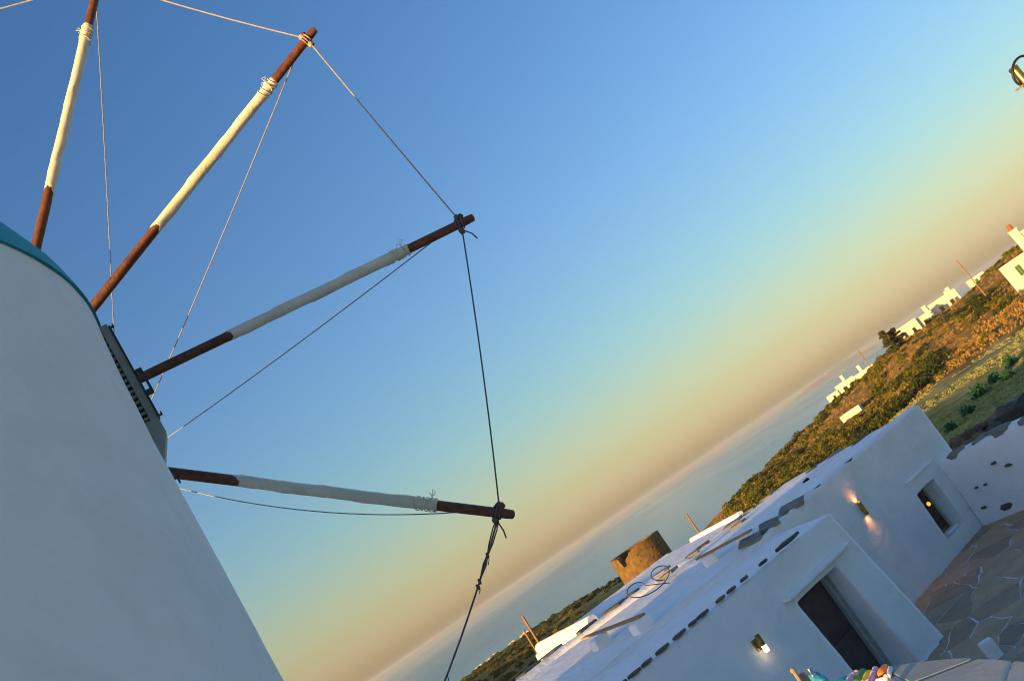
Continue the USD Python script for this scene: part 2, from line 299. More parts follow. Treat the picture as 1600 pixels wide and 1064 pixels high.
sv = np.stack([ra[:, None] * np.cos(aa), ra[:, None] * np.sin(aa), np.full((60, len(aa)), SEA)], -1).reshape(-1, 3)
ii = np.arange(60 * len(aa)).reshape(60, len(aa)); jj = np.roll(ii, -1, 1)
sq = np.stack([ii[:-1], ii[1:], jj[1:], jj[:-1]], -1).reshape(-1, 4)
obj('sea', (sv, np.vstack([sq[:, [0, 1, 2]], sq[:, [0, 2, 3]]])), 'sea', smooth=True, kind='structure', label='calm blue grey sea fading into haze')
def island(name, az0, az1, D, hmax, seed, label):
    a = np.linspace(az0, az1, 120); rows = np.linspace(-1, 1, 13); t = (a - az0) / (az1 - az0)
    prof = np.sin(np.pi * t) ** .6 * (.45 + .8 * meshkit.fbm(np.stack([t * 6, 0 * t, 0 * t], -1), 4, seed)); v = []
    for r in rows:
        for k, az in enumerate(a):
            h = hmax * prof[k] * (1 - abs(r)) ** .8 * (1 + .25 * (meshkit.noise(np.array([t[k] * 30, r * 4, 1.0]), seed) - .5))
            dd = D + r * 1600; v.append([*at_(az, dd), SEA - 8 + h])
    n = len(a); f = []
    for i in range(12):
        for k in range(n - 1): b = i * n + k; f += [[b, b + 1, b + n + 1], [b, b + n + 1, b + n]]
    obj(name, (np.array(v), np.array(f)), 'far_land', smooth=True, kind='structure', label=label)
island('island', 12.0, 18.2, 17000, 125, 3, 'faint pinkish island on the horizon beside the hillside')
island('island', -19.5, -4.0, 26000, 120, 7, 'very faint long low island on the left horizon')

# ------------------------------------------------------------------ windmill
AX = np.array([-4.2, 3.7])
mill = thing('windmill', (*AX, TERRACE), 'white round windmill with teal cap and bare wooden sail poles', 'windmill')
RT = 2.5
prof = [(RT - .02, 2.4)] + [(RT - .045 + .042 * max(0, (k - 33) / 7) ** 1.5, 2.4 + k * (7.22 - 2.4) / 40) for k in range(1, 41)] + [(RT - .2, 7.222), (0.01, 7.223)]
tv, tf = lathe(prof, 160, AX)
ang = np.arctan2(tv[:, 1] - AX[1], tv[:, 0] - AX[0]); rr_ = np.hypot(tv[:, 0] - AX[0], tv[:, 1] - AX[1])
dn = (meshkit.fbm(np.c_[tv[:, :2] * 1.3, tv[:, 2] * 1.3], 4, 2) - .5) * .030 * (rr_ > 2)
tv[:, 0] += np.cos(ang) * dn; tv[:, 1] += np.sin(ang) * dn
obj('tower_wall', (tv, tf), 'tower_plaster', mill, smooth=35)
obj('cap', lathe([(RT - .12, 7.19), (RT + .012, 7.195), (RT + .010, 7.225), (2.48, 7.36), (2.4, 7.55), (2.25, 7.75), (1.95, 8.0), (1.5, 8.4), (.95, 8.85), (.4, 9.15), (.01, 9.25)], 96, AX), 'teal_paint', mill, smooth=30)
C = np.array([-4.134, 6.8625, 7.919]); a_ = np.array([.0254, .99707, -.07209]); th0, RS, LB = -.694, 4.5, 1.8667
u_ = np.cross(a_, [0, 0, 1.0]); u_ /= np.linalg.norm(u_); v_ = np.cross(u_, a_)
obj('axle', tube([C - a_ * 3.2, C + a_ * .25], .16, 14), 'wood', mill, smooth=40)
obj('hub', tube([C - a_ * .16, C - a_ * .14, C + a_ * .14, C + a_ * .16], [.24, .27, .27, .24], 18), 'dark_iron', mill, smooth=40)
B = C + a_ * LB
obj('bowsprit', tube([C, C + a_ * .9, B + a_ * .06], [.09, .07, .045], 10), 'wood', mill, smooth=40)
def pdir(k):
    th = th0 + k * 2 * math.pi / 12; return math.cos(th) * u_ + math.sin(th) * v_
def attach(k): return C + pdir(k) * RS * .975
for k in range(12):
    rng = np.random.default_rng(40 + k); d = pdir(k); side = np.cross(d, a_)
    off = a_ * (.05 if k % 2 else -.05)
    s = np.array([.02, .15, .3, .5, .7, .87, .95, .985, .998, 1.0]); bend = .03 * np.sin(s * 3 + rng.random() * 3) * s
    line = C + d * RS * s[:, None] + off * (1 - s)[:, None] + side * bend[:, None] * .5
    pl = obj('sail_pole', tube(line, np.array([.047, .046, .044, .042, .040, .039, .037, .036, .032, .018]), 8), 'wood', mill, smooth=50)
    def on(t): return np.array([np.interp(t, s, line[:, i]) for i in range(3)])
    # rolled sail: a spiral wrap with an oblique lower end and soft ridges where the cloth overlaps
    ns, nr = 90, 20; ts = np.linspace(.50, .872, ns); ph = np.arange(nr) * 2 * np.pi / nr; vv = []
    phase = rng.random() * 6.28
    for i, t in enumerate(ts):
        for p_ in ph:
            tt = t
            if i < 14: tt = t - .018 * math.cos(p_ - 1.2) * (1 - i / 14)
            w = ((p_ / (2 * math.pi) + t * 7.0 + phase) % 1.0)
            r = .0435 + .0065 * (1 - w) ** 3 + .0045 * (meshkit.noise(np.array([t * 60, math.cos(p_) * 1.3, math.sin(p_) * 1.3]), 9 + k) - .5)
            if t > .835: r += .003 * math.sin(t * 900) - .003
            if i < 2: r -= .004 * (2 - i)
            vv.append(on(tt) + r * (math.cos(p_) * side + math.sin(p_) * a_))
    ff = []
    for i in range(ns - 1):
        for j in range(nr): m = (j + 1) % nr; ff += [[i*nr+j, i*nr+m, (i+1)*nr+m], [i*nr+j, (i+1)*nr+m, (i+1)*nr+j]]
    obj('sail_cloth', (np.array(vv), np.array(ff)), 'cloth', pl, smooth=60)
    lash = []
    for c0 in (.838, .846, .853, .861, .868):
        th = np.linspace(0, 2 * np.pi, 17); tilt = rng.uniform(-.006, .006)
        lash.append(tube([on(c0 + tilt * math.sin(q_)) + .0505 * (math.cos(q_) * side + math.sin(q_) * a_) for q_ in th], .0045, 5, caps=False))
    k0 = on(.86) + .055 * side; e1 = k0 + side * .06 + d * .05 + rng.uniform(-.02, .02, 3); e2 = e1 + side * .035 - d * .05
    lash.append(tube([k0, k0 + side * .02 + d * .01, k0 + (e1 - k0) * .6, k0 + (e2 - k0) * .6, k0 + side * .012], .0032, 5)); lash.append(tube([k0, k0 + side * .03 - d * .02, k0 + side * .03 - d * .04 + a_ * .03], .003, 4))
    obj('lashing', cat_(*lash), 'cloth', pl, smooth=60)
    pg = cat_(tube([on(.972) - side * .085, on(.972) + side * .085], [.016, .011], 6), tube([on(.976) + side * .045, on(.976) + side * .07 + d * .02], [.03, .02], 7))
    obj('peg', pg, 'wood', pl, smooth=40)
    kn = []
    for c0 in (.966, .971, .977):
        th = np.linspace(0, 2 * np.pi, 15); kn.append(tube([on(c0) + .043 * (math.cos(q_) * side + math.sin(q_) * a_) for q_ in th], .0065, 5, caps=False))
    kn.append(rock(on(.972) + side * .055, (.05, .05, .05), rng)); kn.append(rock(on(.970) - side * .055, (.05, .04, .06), rng))
    if k in (0, 1): kn.append(tube([on(.972) - side * .05, on(.975) - side * .07, on(.985) - side * .12 + d * .0, on(.99) - side * .17 + a_ * .02], .006, 5))
    obj('rope_knot', cat_(*kn), 'dark_rope' if k in (0, 1, 11) else 'rope', pl, smooth=60)
for k in range(12):
    a, b = attach(k), attach((k + 1) % 12)
    if k == 11:   # the doubled, knotted rope below the lowest visible pole
        d0 = (a - b) / np.linalg.norm(a - b); ln = np.linalg.norm(a - b); w = np.cross(d0, a_)
        curve = sag(b, a, .09, 40); parts = [tube(curve, .0075, 5)]
        def on_r(t, o=0.0, h=0.0): return np.array([np.interp(t / ln, np.linspace(0, 1, 40), curve[:, i]) for i in range(3)]) + w * o + a_ * h
        for s_ in (-1, 1): parts.append(tube([b, on_r(.12, s_ * .016), on_r(.22, s_ * .013), on_r(.30, s_ * .002), on_r(.36, s_ * .012), on_r(.48)], .0055, 5))
        rng = np.random.default_rng(4)
        for t in (.30, .48, .52): parts.append(rock(on_r(t), (.019, .019, .04), rng, base=trimesh.creation.icosphere(2)))
        for t in (.30, .50, 1.14): parts.append(tube([on_r(t), on_r(t + .02, .02), on_r(t + .055, .026)], .0035, 4))
        obj('rim_rope', cat_(*parts), 'dark_rope', mill, smooth=60, label='doubled knotted rope below the lowest pole')
    else:
        obj('rim_rope', rope(a, b, .0062, .035), 'dark_rope' if k == 0 else 'rope', mill, smooth=60)
    obj('stay_rope', rope(C + pdir(k) * RS * .955, B, .0052, .22 if k == 0 else .03, 22), 'rope', mill, smooth=60)
# shutter box on the side of the tower, seen edge on
ph0 = math.radians(26.5); nrm = np.array([math.cos(ph0), math.sin(ph0), 0]); tan_ = np.array([-math.sin(ph0), math.cos(ph0), 0])
P0 = np.array([AX[0], AX[1], 0]) + nrm * (RT - .04)
def SH(v):   # local: along tangent, outward, z
    v = np.asarray(v, float); return P0 + v[..., :1] * tan_ + v[..., 1:2] * nrm + v[..., 2:3] * np.array([0, 0, 1.0])
def shb(lo, hi): v, f = bx(lo, hi); return SH(v), f
zb, zt = 6.31, 7.17
sh = obj('window_shutter', shb((-.02, .036, zb + .2), (.09, .080, zt)), 'grey_board', mill, label='grey boarded shutter standing off the tower wall')
obj('foot_board', (lambda vf: (SH(vf[0]), vf[1]))(V3(m3.Manifold.hull_points(np.array([(t, o_, z_) for t in (-.03, .09) for o_, z_ in ((-.03, zb - .06), (-.005, zb - .06), (.080, zb + .10), (.080, zb + .198), (-.03, zb + .198))], float)))), 'grey_board', sh)
obj('backing', shb((.005, -.08, zb + .1), (.08, .014, zt - .02)), 'black_hole', sh)  # black block gives the gap behind the slats its darkness
for i in range(17):
    z = zb + .215 + i * .038; obj('slat', shb((-.012, .008, z), (.08, .034, z + .016)), 'grey_board', sh)
obj('hinge_strip', shb((-.03, .081, zb + .20), (.03, .091, zt - .02)), 'dark_iron', sh)
for z in (zb + .20, zt - .04): obj('hook', cat_(shb((-.035, .092, z), (-.02, .108, z + .010)), shb((-.035, .101, z), (-.02, .108, z + .022))), 'dark_iron', sh)
obj('latch', cat_(shb((-.04, .092, 6.66), (0, .128, 6.685)), shb((-.04, .092, 6.80), (0, .128, 6.825)), shb((-.04, .116, 6.686), (0, .128, 6.799))), 'dark_iron', sh)
obj('wall_hook', cat_(shb((.1, -.03, 6.17), (.115, .03, 6.18)), shb((.1, .02, 6.14), (.115, .03, 6.169))), 'dark_iron', mill)

# terrace, round stone table and the things on it
ter = Polygon([(AX[0] + 3.4 * math.cos(t), AX[1] + 3.4 * math.sin(t)) for t in np.linspace(0, 6.28, 60)]).union(Polygon([(2.9 * math.cos(t) - .3, 2.9 * math.sin(t) - .2) for t in np.linspace(0, 6.28, 60)]))
te = trimesh.creation.extrude_polygon(ter, 3.0); te.apply_translation([0, 0, TERRACE - 3.0])
obj('terrace', te, 'plaster', kind='structure', label='raised unseen terrace under the windmill, plastered white to bounce light')  # out of view; white plaster bounces light onto tower and walls
TC, TR, TZ = np.array([-.802, 1.883]), 1.326, 3.926
tab = thing('stone_table', (*TC, TERRACE), 'round grey stone topped table with white joints', 'table')
obj('pedestal', lathe([(.6, TERRACE), (.5, TERRACE + .1), (.45, TZ - .15), (.7, TZ - .078), (.01, TZ - .077)], 32, TC), 'plaster', tab, smooth=30)
obj('table_bed', lathe([(.01, TZ - .076), (TR - .03, TZ - .076), (TR - .012, TZ - .06), (TR - .012, TZ - .012), (TR - .03, TZ - .006), (.01, TZ - .006)], 96, TC), 'white_joint', tab, smooth=30)
def voronoi_cells(pts, region, gap, simpl=.01):
    far = np.array([[-99, -99], [99, -99], [-99, 99], [99, 99], [0, 199], [0, -199], [199, 0], [-199, 0]], float)
    vo = Voronoi(np.vstack([pts, far])); out = []
    for i in range(len(pts)):
        r = vo.regions[vo.point_region[i]]
        if -1 in r or len(r) < 3: continue
        g = Polygon(vo.vertices[r]).intersection(region)
        if g.is_empty or g.geom_type != 'Polygon': continue
        g = g.buffer(-gap).buffer(-gap * 1.5).buffer(gap * 1.5, quad_segs=2).simplify(simpl)
        if g.is_empty or g.geom_type != 'Polygon' or g.area < .01: continue
        out.append(g)
    return out
rng = np.random.default_rng(11)
gx, gy = np.meshgrid(np.arange(-2, 2.01, .42), np.arange(-2, 2.01, .36)); pts = np.c_[gx.ravel(), gy.ravel()] + rng.uniform(-.15, .15, (gx.size, 2))
for g in voronoi_cells(pts + TC, Polygon([(TC[0] + TR * math.cos(t), TC[1] + TR * math.sin(t)) for t in np.linspace(0, 2 * math.pi, 120)]), .004, .0015):
    obj('stone', slab(g, TZ - .03, TZ + rng.uniform(-.001, .001), .006), 'table_stone', tab)

def hill_at(px, py, z):   # point of the ray through a pixel at height z
    r = ray(px, py); return EYE + r * ((z - EYE[2]) / r[2])
def pt(px, py, D):
    r = ray(px, py); return EYE + r * (D / math.hypot(r[0], r[1]))
# little things on the table: each point sits on the table at its own height above the top
rng = np.random.default_rng(5)
def tp_(px, py, h): return on_plane(px, py, (0, 0, 1), TZ + h)
def blob(c, size, seed, amp=.12, sub=3):
    s = trimesh.creation.icosphere(sub); v = np.array(s.vertices); v = v * (1 + amp * (meshkit.fbm(v * 2.2 + seed, 3, seed) - .5) * 2)[:, None]; return v * np.asarray(size) / 2 + c, np.array(s.faces)
def roll(pxs, r, seed, flat=1.0, n=14):
    k = np.array([tp_(*p, r * flat) for p in pxs]); t = np.linspace(0, len(k) - 1, n); p = np.stack([np.interp(t, range(len(k)), k[:, i]) for i in range(3)], 1); e = np.linspace(-1, 1, n)
    rad = r * np.maximum(.25, 1 - np.abs(e) ** 8 * .8) * (1 + .10 * np.sin(t * 9 + seed)); v, f = tube(p, rad, 14); z0 = TZ + r * flat; v[:, 2] = z0 + (v[:, 2] - z0) * flat; return v, f
def beads(pxs, r, n, seed):
    k = np.array([tp_(*p, r) for p in pxs]); t = np.linspace(0, len(k) - 1, n); g = np.random.default_rng(seed); return cat_(*[blob(np.array([np.interp(a, range(len(k)), k[:, i]) for i in range(3)]) + g.uniform(-.001, .001, 3), [2.2 * r] * 3, seed + q, .1, 1) for q, a in enumerate(t)])
b0 = tp_(1250, 1064, 0)
reeds = thing('reed_bundle', b0, 'pale brown reed sticks standing beside the teal pouch', 'reeds')
for i, (px, py, lean) in enumerate([(1239, 1047, 0), (1246, 1055, .01), (1250, 1052, -.005), (1254, 1051, .012), (1258, 1054, 0)]):
    D = 2.20 + .012 * i; top = pt(px, py, D); q = pt(px + 16, py + 24, D); bot = np.array([q[0] + lean, q[1], TZ])
    st = obj('reed', tube([bot, top], .0045, 7), 'reed', reeds, smooth=40)
    if i == 0: obj('knob', blob(top, (.014, .014, .014), 3, .1, 1), 'reed', st, smooth=True)
c0 = tp_(1274, 1062, .02)
pou = thing('pouch', (c0[0], c0[1], TZ), 'teal cloth pouch tied with a silver knot', 'pouch')
obj('pouch_body', blob(c0 + [0, 0, .002], (.046, .046, .044), 3, .15), 'teal_cloth', pou, smooth=True)
obj('pouch_fold', blob(tp_(1266, 1060, .012), (.03, .03, .03), 8, .2), 'teal_cloth', pou, smooth=True); obj('pouch_fold', blob(tp_(1284, 1064, .014), (.036, .034, .034), 9, .2), 'teal_cloth', pou, smooth=True)
kp = tp_(1270, 1054, .038); ke = pt(1263, 1044, math.hypot(kp[0], kp[1])); obj('knot', cat_(tube([kp, ke], [.004, .0065], 7), tube([kp, pt(1274, 1051, math.hypot(kp[0], kp[1]))], [.004, .006], 7), blob(kp, (.013, .013, .013), 4, .15, 1)), 'silver', pou, smooth=True)
c1 = tp_(1316, 1066, .010)
obj('cushion', blob(c1, (.055, .045, .024), 6), 'teal_cloth', smooth=True, label='low rounded blue cushion between the teal pouch and striped cloth', cat='cushion')
o1 = tp_(1348, 1058, 0)
fol = thing('folded_cloth', (o1[0], o1[1], TZ), 'yellow and green folded cloth edged with pink beads', 'cloth')
obj('green_fold', roll([(1338, 1070), (1351, 1047)], .0115, 1, 1.0), 'green_cloth', fol, smooth=50)
obj('yellow_fold', roll([(1348, 1070), (1360, 1048)], .0095, 2, 1.0), 'yellow_cloth', fol, smooth=50)
obj('bead_edging', beads([(1325, 1068), (1330, 1058), (1338, 1051)], .0085, 8, 3), 'pink_beads', fol, smooth=True)
obj('bead_edging', beads([(1356, 1072), (1368, 1046)], .0085, 9, 20), 'pink_beads', fol, smooth=True)
o2 = tp_(1382, 1052, 0)
ro = thing('rolled_cloth', (o2[0], o2[1], TZ), 'orange rolled cloth with a lilac beaded border', 'cloth')
obj('orange_roll', roll([(1375, 1056), (1385, 1040)], .0105, 4, 1.0), 'orange_cloth', ro, smooth=50)
obj('bead_edging', beads([(1372, 1064), (1381, 1060), (1389, 1053), (1391, 1044)], .0062, 11, 40), 'lilac_beads', ro, smooth=True)

# ------------------------------------------------------------------ courtyard
cy_ = thing('courtyard', W([14.0, 10.0, 0.0]), 'courtyard paved with irregular brown flagstones and white joints', kind='structure')
region = Polygon([(9.0, 5.0), (18.52, 5.0), (18.52, 12.55), (12.8, 12.55), (12.8, 10.72), (9.0, 10.72)])
obj('paving_bed', Wm(bx((8.5, 4.5, -.25), (18.6, 12.6, .003))), 'grout', cy_)
rng = np.random.default_rng(21); pts = []
for i, e in enumerate(np.arange(8.5, 19.4, .92)):
    for f in np.arange(4.5, 13.2, .50): pts.append((e + rng.uniform(-.50, .50), f + (.25 if i % 2 else 0) + rng.uniform(-.27, .27)))
for g in voronoi_cells(np.array(pts), region, .014, .008):
    c = np.array(g.segmentize(.16).exterior.coords)[:-1]; q3 = np.c_[c * 2.2, 0 * c[:, 0]]; wv = np.stack([meshkit.noise(q3, 3), meshkit.noise(q3 + 9.3, 4)], 1) - .5
    inn = np.clip(np.minimum.reduce([c[:, 1] - 5, 12.5 - c[:, 1], 18.45 - c[:, 0]]) / .2, 0, 1)[:, None]; c = c + wv * .26 * inn; g = Polygon(c)
    if not g.is_valid: continue
    v, f = slab(g, -.06, .012 + rng.uniform(-.003, .007), .008); obj('flagstone', (W(v), f), 'flagstone', cy_)
wb = on_plane(1558, 1028, (0, 0, 1), 0)
obj('kerb_block', (lambda v, f: (v + np.array([wb[0], wb[1], 0]), f))(*soften(mbox((-.10, -.08, -.05), (.10, .08, .28)), .04, 1, .004, 6)), 'plaster', smooth=50, label='small white plastered block standing on the brown paving', cat='block')

pv = Polygon(W(np.array([(-8, 3.2, 0), (8.98, 3.2, 0), (8.98, 10.6, 0), (-8, 10.6, 0)]))[:, :2]).difference(ter.buffer(.02)).difference(Polygon([(AX[0] + 2.7 * math.cos(t), AX[1] + 2.7 * math.sin(t)) for t in np.linspace(0, 6.28, 60)]))
pm = trimesh.creation.extrude_polygon(max(getattr(pv, 'geoms', [pv]), key=lambda g: g.area), 1.0); pm.apply_translation([0, 0, -.99])
obj('pavement', pm, 'plaster', kind='structure', label='white unseen pavement below the windmill terrace')  # out of view, added in white to bounce light onto the house
# ------------------------------------------------------------------ the near house
house = thing('white_house', W([12.0, 12.5, 0.0]), 'low white house with recessed brown door and stone edged roof', 'house')
rng = np.random.default_rng(31)
fb = m3.Manifold.hull_points(np.array([(4, 10.62, -.3), (12.93, 10.62, -.3), (4, 12.54, -.3), (12.93, 12.54, -.3), (4, 11.05, 2.74), (12.86, 11.02, 2.62), (4, 12.54, 2.76), (12.86, 12.54, 2.72)], float))
fb = fb - mbox((10.82, 9.5, -.05), (12.09, 11.42, 1.93))
v, f = soften(fb, .06, 1, .014, 1.5, 1); obj('wall', (W(v), f), 'plaster', house, smooth=50)
mb = m3.Manifold.hull_points(np.array([(4, 12.56, -.3), (19.40, 12.56, -.3), (4, 17.2, -.3), (19.3, 17.2, -.3), (4, 12.46, 2.80), (19.28, 12.42, 2.86), (4, 17.15, 2.80), (19.25, 17.15, 2.84)], float))
mb = mb - mbox((17.21, 12.0, .35), (18.06, 13.0, 1.46)) - mbox((16.6, 12.90, -.1), (18.8, 14.6, 2.1))
v, f = soften(mb, .065, 1, .016, 1.3, 2)
v[:, 2] += np.where(v[:, 2] > 2.6, .07 * np.exp(-((v[:, 1] - 12.7) / .25) ** 2) * np.clip((v[:, 0] - 12.6) / .6, 0, 1), 0)
obj('wall', (W(v), f), 'roof_plaster', house, smooth=50)
# raised plaster kerb along the back of the roof
ks = [(4.0, 18.4), (10.8, 18.2), (12.4, 17.75), (13.8, 17.4), (15.0, 17.15), (17, 17.05), (19.1, 16.9)]
kx = np.linspace(5, 19.1, 60); kf = np.interp(kx, [k[0] for k in ks], [k[1] for k in ks])
hk = np.interp(kx, [5, 14.4, 15.0, 19.1], [.17, .17, .09, .07]); wk = np.interp(kx, [5, 14.4, 15.0, 19.1], [.30, .30, .20, .18])
nk = 14; kv = []
for i in range(60):
    for j in range(nk):
        t = math.pi * j / (nk - 1); kv.append((kx[i], kf[i] - math.cos(t) * wk[i], 2.76 + hk[i] * math.sin(t) ** .7 + .015 * (meshkit.noise(np.array([kx[i] * 2.5, j * .4, 0.]), 3) - .5)))
kq = [[i*nk+j, (i+1)*nk+j, (i+1)*nk+j+1, i*nk+j+1] for i in range(59) for j in range(nk - 1)]
obj('roof_kerb', (W(np.array(kv)), np.array(kq)), 'roof_plaster', house, smooth=True)
# the roof runs back to the kerb on the left
obj('roof', Wm(soften(m3.Manifold.hull_points(np.array([(4, 17.0, 2.4), (13.5, 17.0, 2.4), (4, 18.6, 2.4), (10.8, 18.5, 2.4), (4, 17.0, 2.79), (13.5, 17.0, 2.80), (4, 18.6, 2.78), (10.8, 18.5, 2.78)], float)), .15, 1, .01, 1.2, 6)), 'roof_plaster', house, smooth=50)
def flat_stone(cx_, cy__, L, Wd, yaw, rng, n=8, lens=False):
    a = np.sort(rng.uniform(0, 2 * np.pi, n) * .35 + np.linspace(0, 2 * np.pi, n, endpoint=False) * .9)
    r = 1 + rng.uniform(-.18, .12, n); x, y = L / 2 * r * np.cos(a), Wd / 2 * r * np.sin(a); c, s = math.cos(yaw), math.sin(yaw)
    if lens:
        t = np.linspace(-1, 1, 7); up = (1 - np.abs(t) ** 1.15) * rng.uniform(.8, 1.1, 7); dn = (1 - np.abs(t) ** 1.15) * rng.uniform(.7, 1.1, 7); sk = rng.uniform(-.35, .35)
        x = np.r_[t + sk * up * .3, (t - sk * dn * .3)[-2:0:-1]] * L / 2; y = np.r_[-up, dn[-2:0:-1]] * Wd / 2
    g = Polygon(np.c_[cx_ + x * c - y * s, cy__ + x * s + y * c]).convex_hull; return g
def put_slate(e, f, z, L, Wd, yaw, th=.035, parent=house, dz=None, m_='slate', lens=False):
    g = flat_stone(e, f, L, Wd, yaw, rng, 8, lens); v, t = slab(g, z - .02, z + th, .01)
    if dz is not None: v[:, 2] += (v[:, 1] - f) * dz
    return obj('slate', (W(v), t), m_, parent)
# dark slates along the back kerb, at the pixels where the photograph has them
for px, py, L in [(1392, 655, .9), (1345, 680, 1.1), (1300, 705, .9), (1265, 730, .6), (1219, 759, .55), (1204, 773, .5), (1174, 795, .9), (1150, 815, .6), (1127, 831, .7), (1105, 847, .6), (1084, 865, .5), (1071, 874, .6), (1043, 897, .7), (1014, 914, .6), (971, 943, .95), (934, 971, .95), (886, 1008, 1.0), (843, 1037, .9)]:
    q = on_plane(px, py, (0, 0, 1), 2.93); e, f = q @ E3, q @ F3
    kf_ = np.interp(e, kx, kf); put_slate(e, kf_ + .12 if abs(f - kf_) < .9 else f, 2.76 + float(np.interp(e, kx, hk)) - .005, L * rng.uniform(.75, 1.15), rng.uniform(.34, .5), rng.uniform(-.14, .14), .045, m_=('slate', 'wall_slate')[int(rng.random() < .4)], lens=rng.random() < .6)
# three big slates lying on the step between the two roofs
for px, py, L, wd in [(1261, 823, 1.05, .62), (1211, 832, .75, .58), (1176, 850, .8, .6)]:
    q = on_plane(px, py, F3, 12.60); obj_ = put_slate(q @ E3, 12.60, 2.90, L * .92, wd * .78, rng.uniform(-.06, .06), .018, dz=.30, m_='wall_slate', lens=True)
for px, py, L in [(1230, 845, .7), (1135, 868, .6)]:
    q = on_plane(px, py, (0, 0, 1), 2.78); put_slate(q @ E3, q @ F3, 2.77, L, .24, 0, .025, lens=True)
# thin slates let into the eave
for px, py, L in [(1236, 835, .7), (1215, 852, .5), (1190, 873, .6), (1160, 898, .5), (1140, 915, .7), (1122, 928, .5), (1095, 953, .65), (1080, 967, .5), (1060, 986, .6), (1034, 1010, .7), (1010, 1032, .6), (990, 1047, .6), (970, 1062, .5), (940, 1085, .6)]:
    q = on_plane(px, py, F3, 11.03); put_slate(q @ E3, 11.05, 2.712, L * rng.uniform(.34, .56), .14, rng.uniform(-.05, .05), .020, lens=True)
for px, py, L in [(1320, 705, .5), (1275, 752, .45), (1225, 795, .6), (1190, 820, .5)]:
    q = on_plane(px, py, F3, 12.45); put_slate(q @ E3, 12.55, 2.87, L * .9, .2, 0, .02, lens=True)
# door
dr = obj('door', Wm(bx((10.80, 11.37, -.02), (12.10, 11.415, 1.94))), 'dark_door', house, label='dark brown boarded door in a deep recess')
for i in range(2): obj('door_panel', Wm(bx((10.92, 11.335, .12 + i * .94), (11.90, 11.369, .94 + i * .90))), 'dark_door', dr)
obj('door_frame', cat_(Wm(bx((12.01, 11.28, 0), (12.065, 11.368, 1.92))), Wm(bx((10.83, 11.28, 1.87), (12.008, 11.366, 1.92)))), 'grey_frame', dr)
obj('door_post', Wm(bx((12.065, 11.20, 0), (12.09, 11.275, 1.92))), 'grey_frame', dr)
def ledge(e0, e1, f, z, dep, th):
    v, f_ = soften(m3.Manifold.hull_points(np.array([(e0, f + .1, z), (e1, f + .1, z), (e0, f + .1, z + th * 2.2), (e1, f + .1, z + th * 2.2), (e0, f - dep, z), (e1, f - dep, z), (e0, f - dep, z + th), (e1, f - dep, z + th)], float)), .03, 0, .005, 4); return W(v), f_
obj('lintel', ledge(10.60, 12.60, 10.85, 2.05, .05, .035), 'plaster', house, smooth=50, label='thin plaster ledge over the door')
obj('lintel', ledge(17.10, 18.40, 12.48, 1.75, .06, .035), 'plaster', house, smooth=50, label='thin plaster ledge over the window')
# window
wn = obj('window', cat_(Wm(bx((17.21, 12.84, .35), (17.26, 12.89, 1.46))), Wm(bx((18.0, 12.80, .35), (18.055, 12.89, 1.46))), Wm(bx((17.262, 12.84, .35), (17.998, 12.89, .40))), Wm(bx((17.262, 12.84, 1.41), (17.998, 12.89, 1.46)))), 'grey_frame', house, label='small dark window in a deep white reveal')
obj('pane', (W(np.array([(17.26, 12.865, .40), (18.0, 12.865, .40), (18.0, 12.865, 1.41), (17.26, 12.865, 1.41)])), np.array([[0, 1, 2], [0, 2, 3]])), 'pane', wn)
obj('sill', Wm(soften(mbox((17.20, 12.43, .33), (18.07, 12.84, .385)), .06, 1, .004, 5)), 'plaster', wn, smooth=50)
obj('room_floor', Wm(bx((16.62, 12.92, -.09), (18.78, 14.58, 0))), 'flagstone', house)
lp = on_plane(1451, 787, F3, 13.10)
bl = thing('hanging_bulb', lp, 'glowing amber bulb hanging inside behind the small window', 'glow_ball')  # glowing ball and cord put behind the pane for its amber glow
obj('glass', blob(lp, (.09, .09, .10), 1, 0, 2), 'glow_ball', bl, smooth=True); obj('flex', tube([lp + [0, 0, .05], [lp[0], lp[1], 2.05]], .006, 5), 'dark_iron', bl)
# roof drain
dq = on_plane(1260, 750, (0, 0, 1), 2.87); obj('drain_pipe', tube([dq + F3 * .10 - [0, 0, .03], dq - F3 * .06], .045, 12), 'black_hole', house, smooth=50)
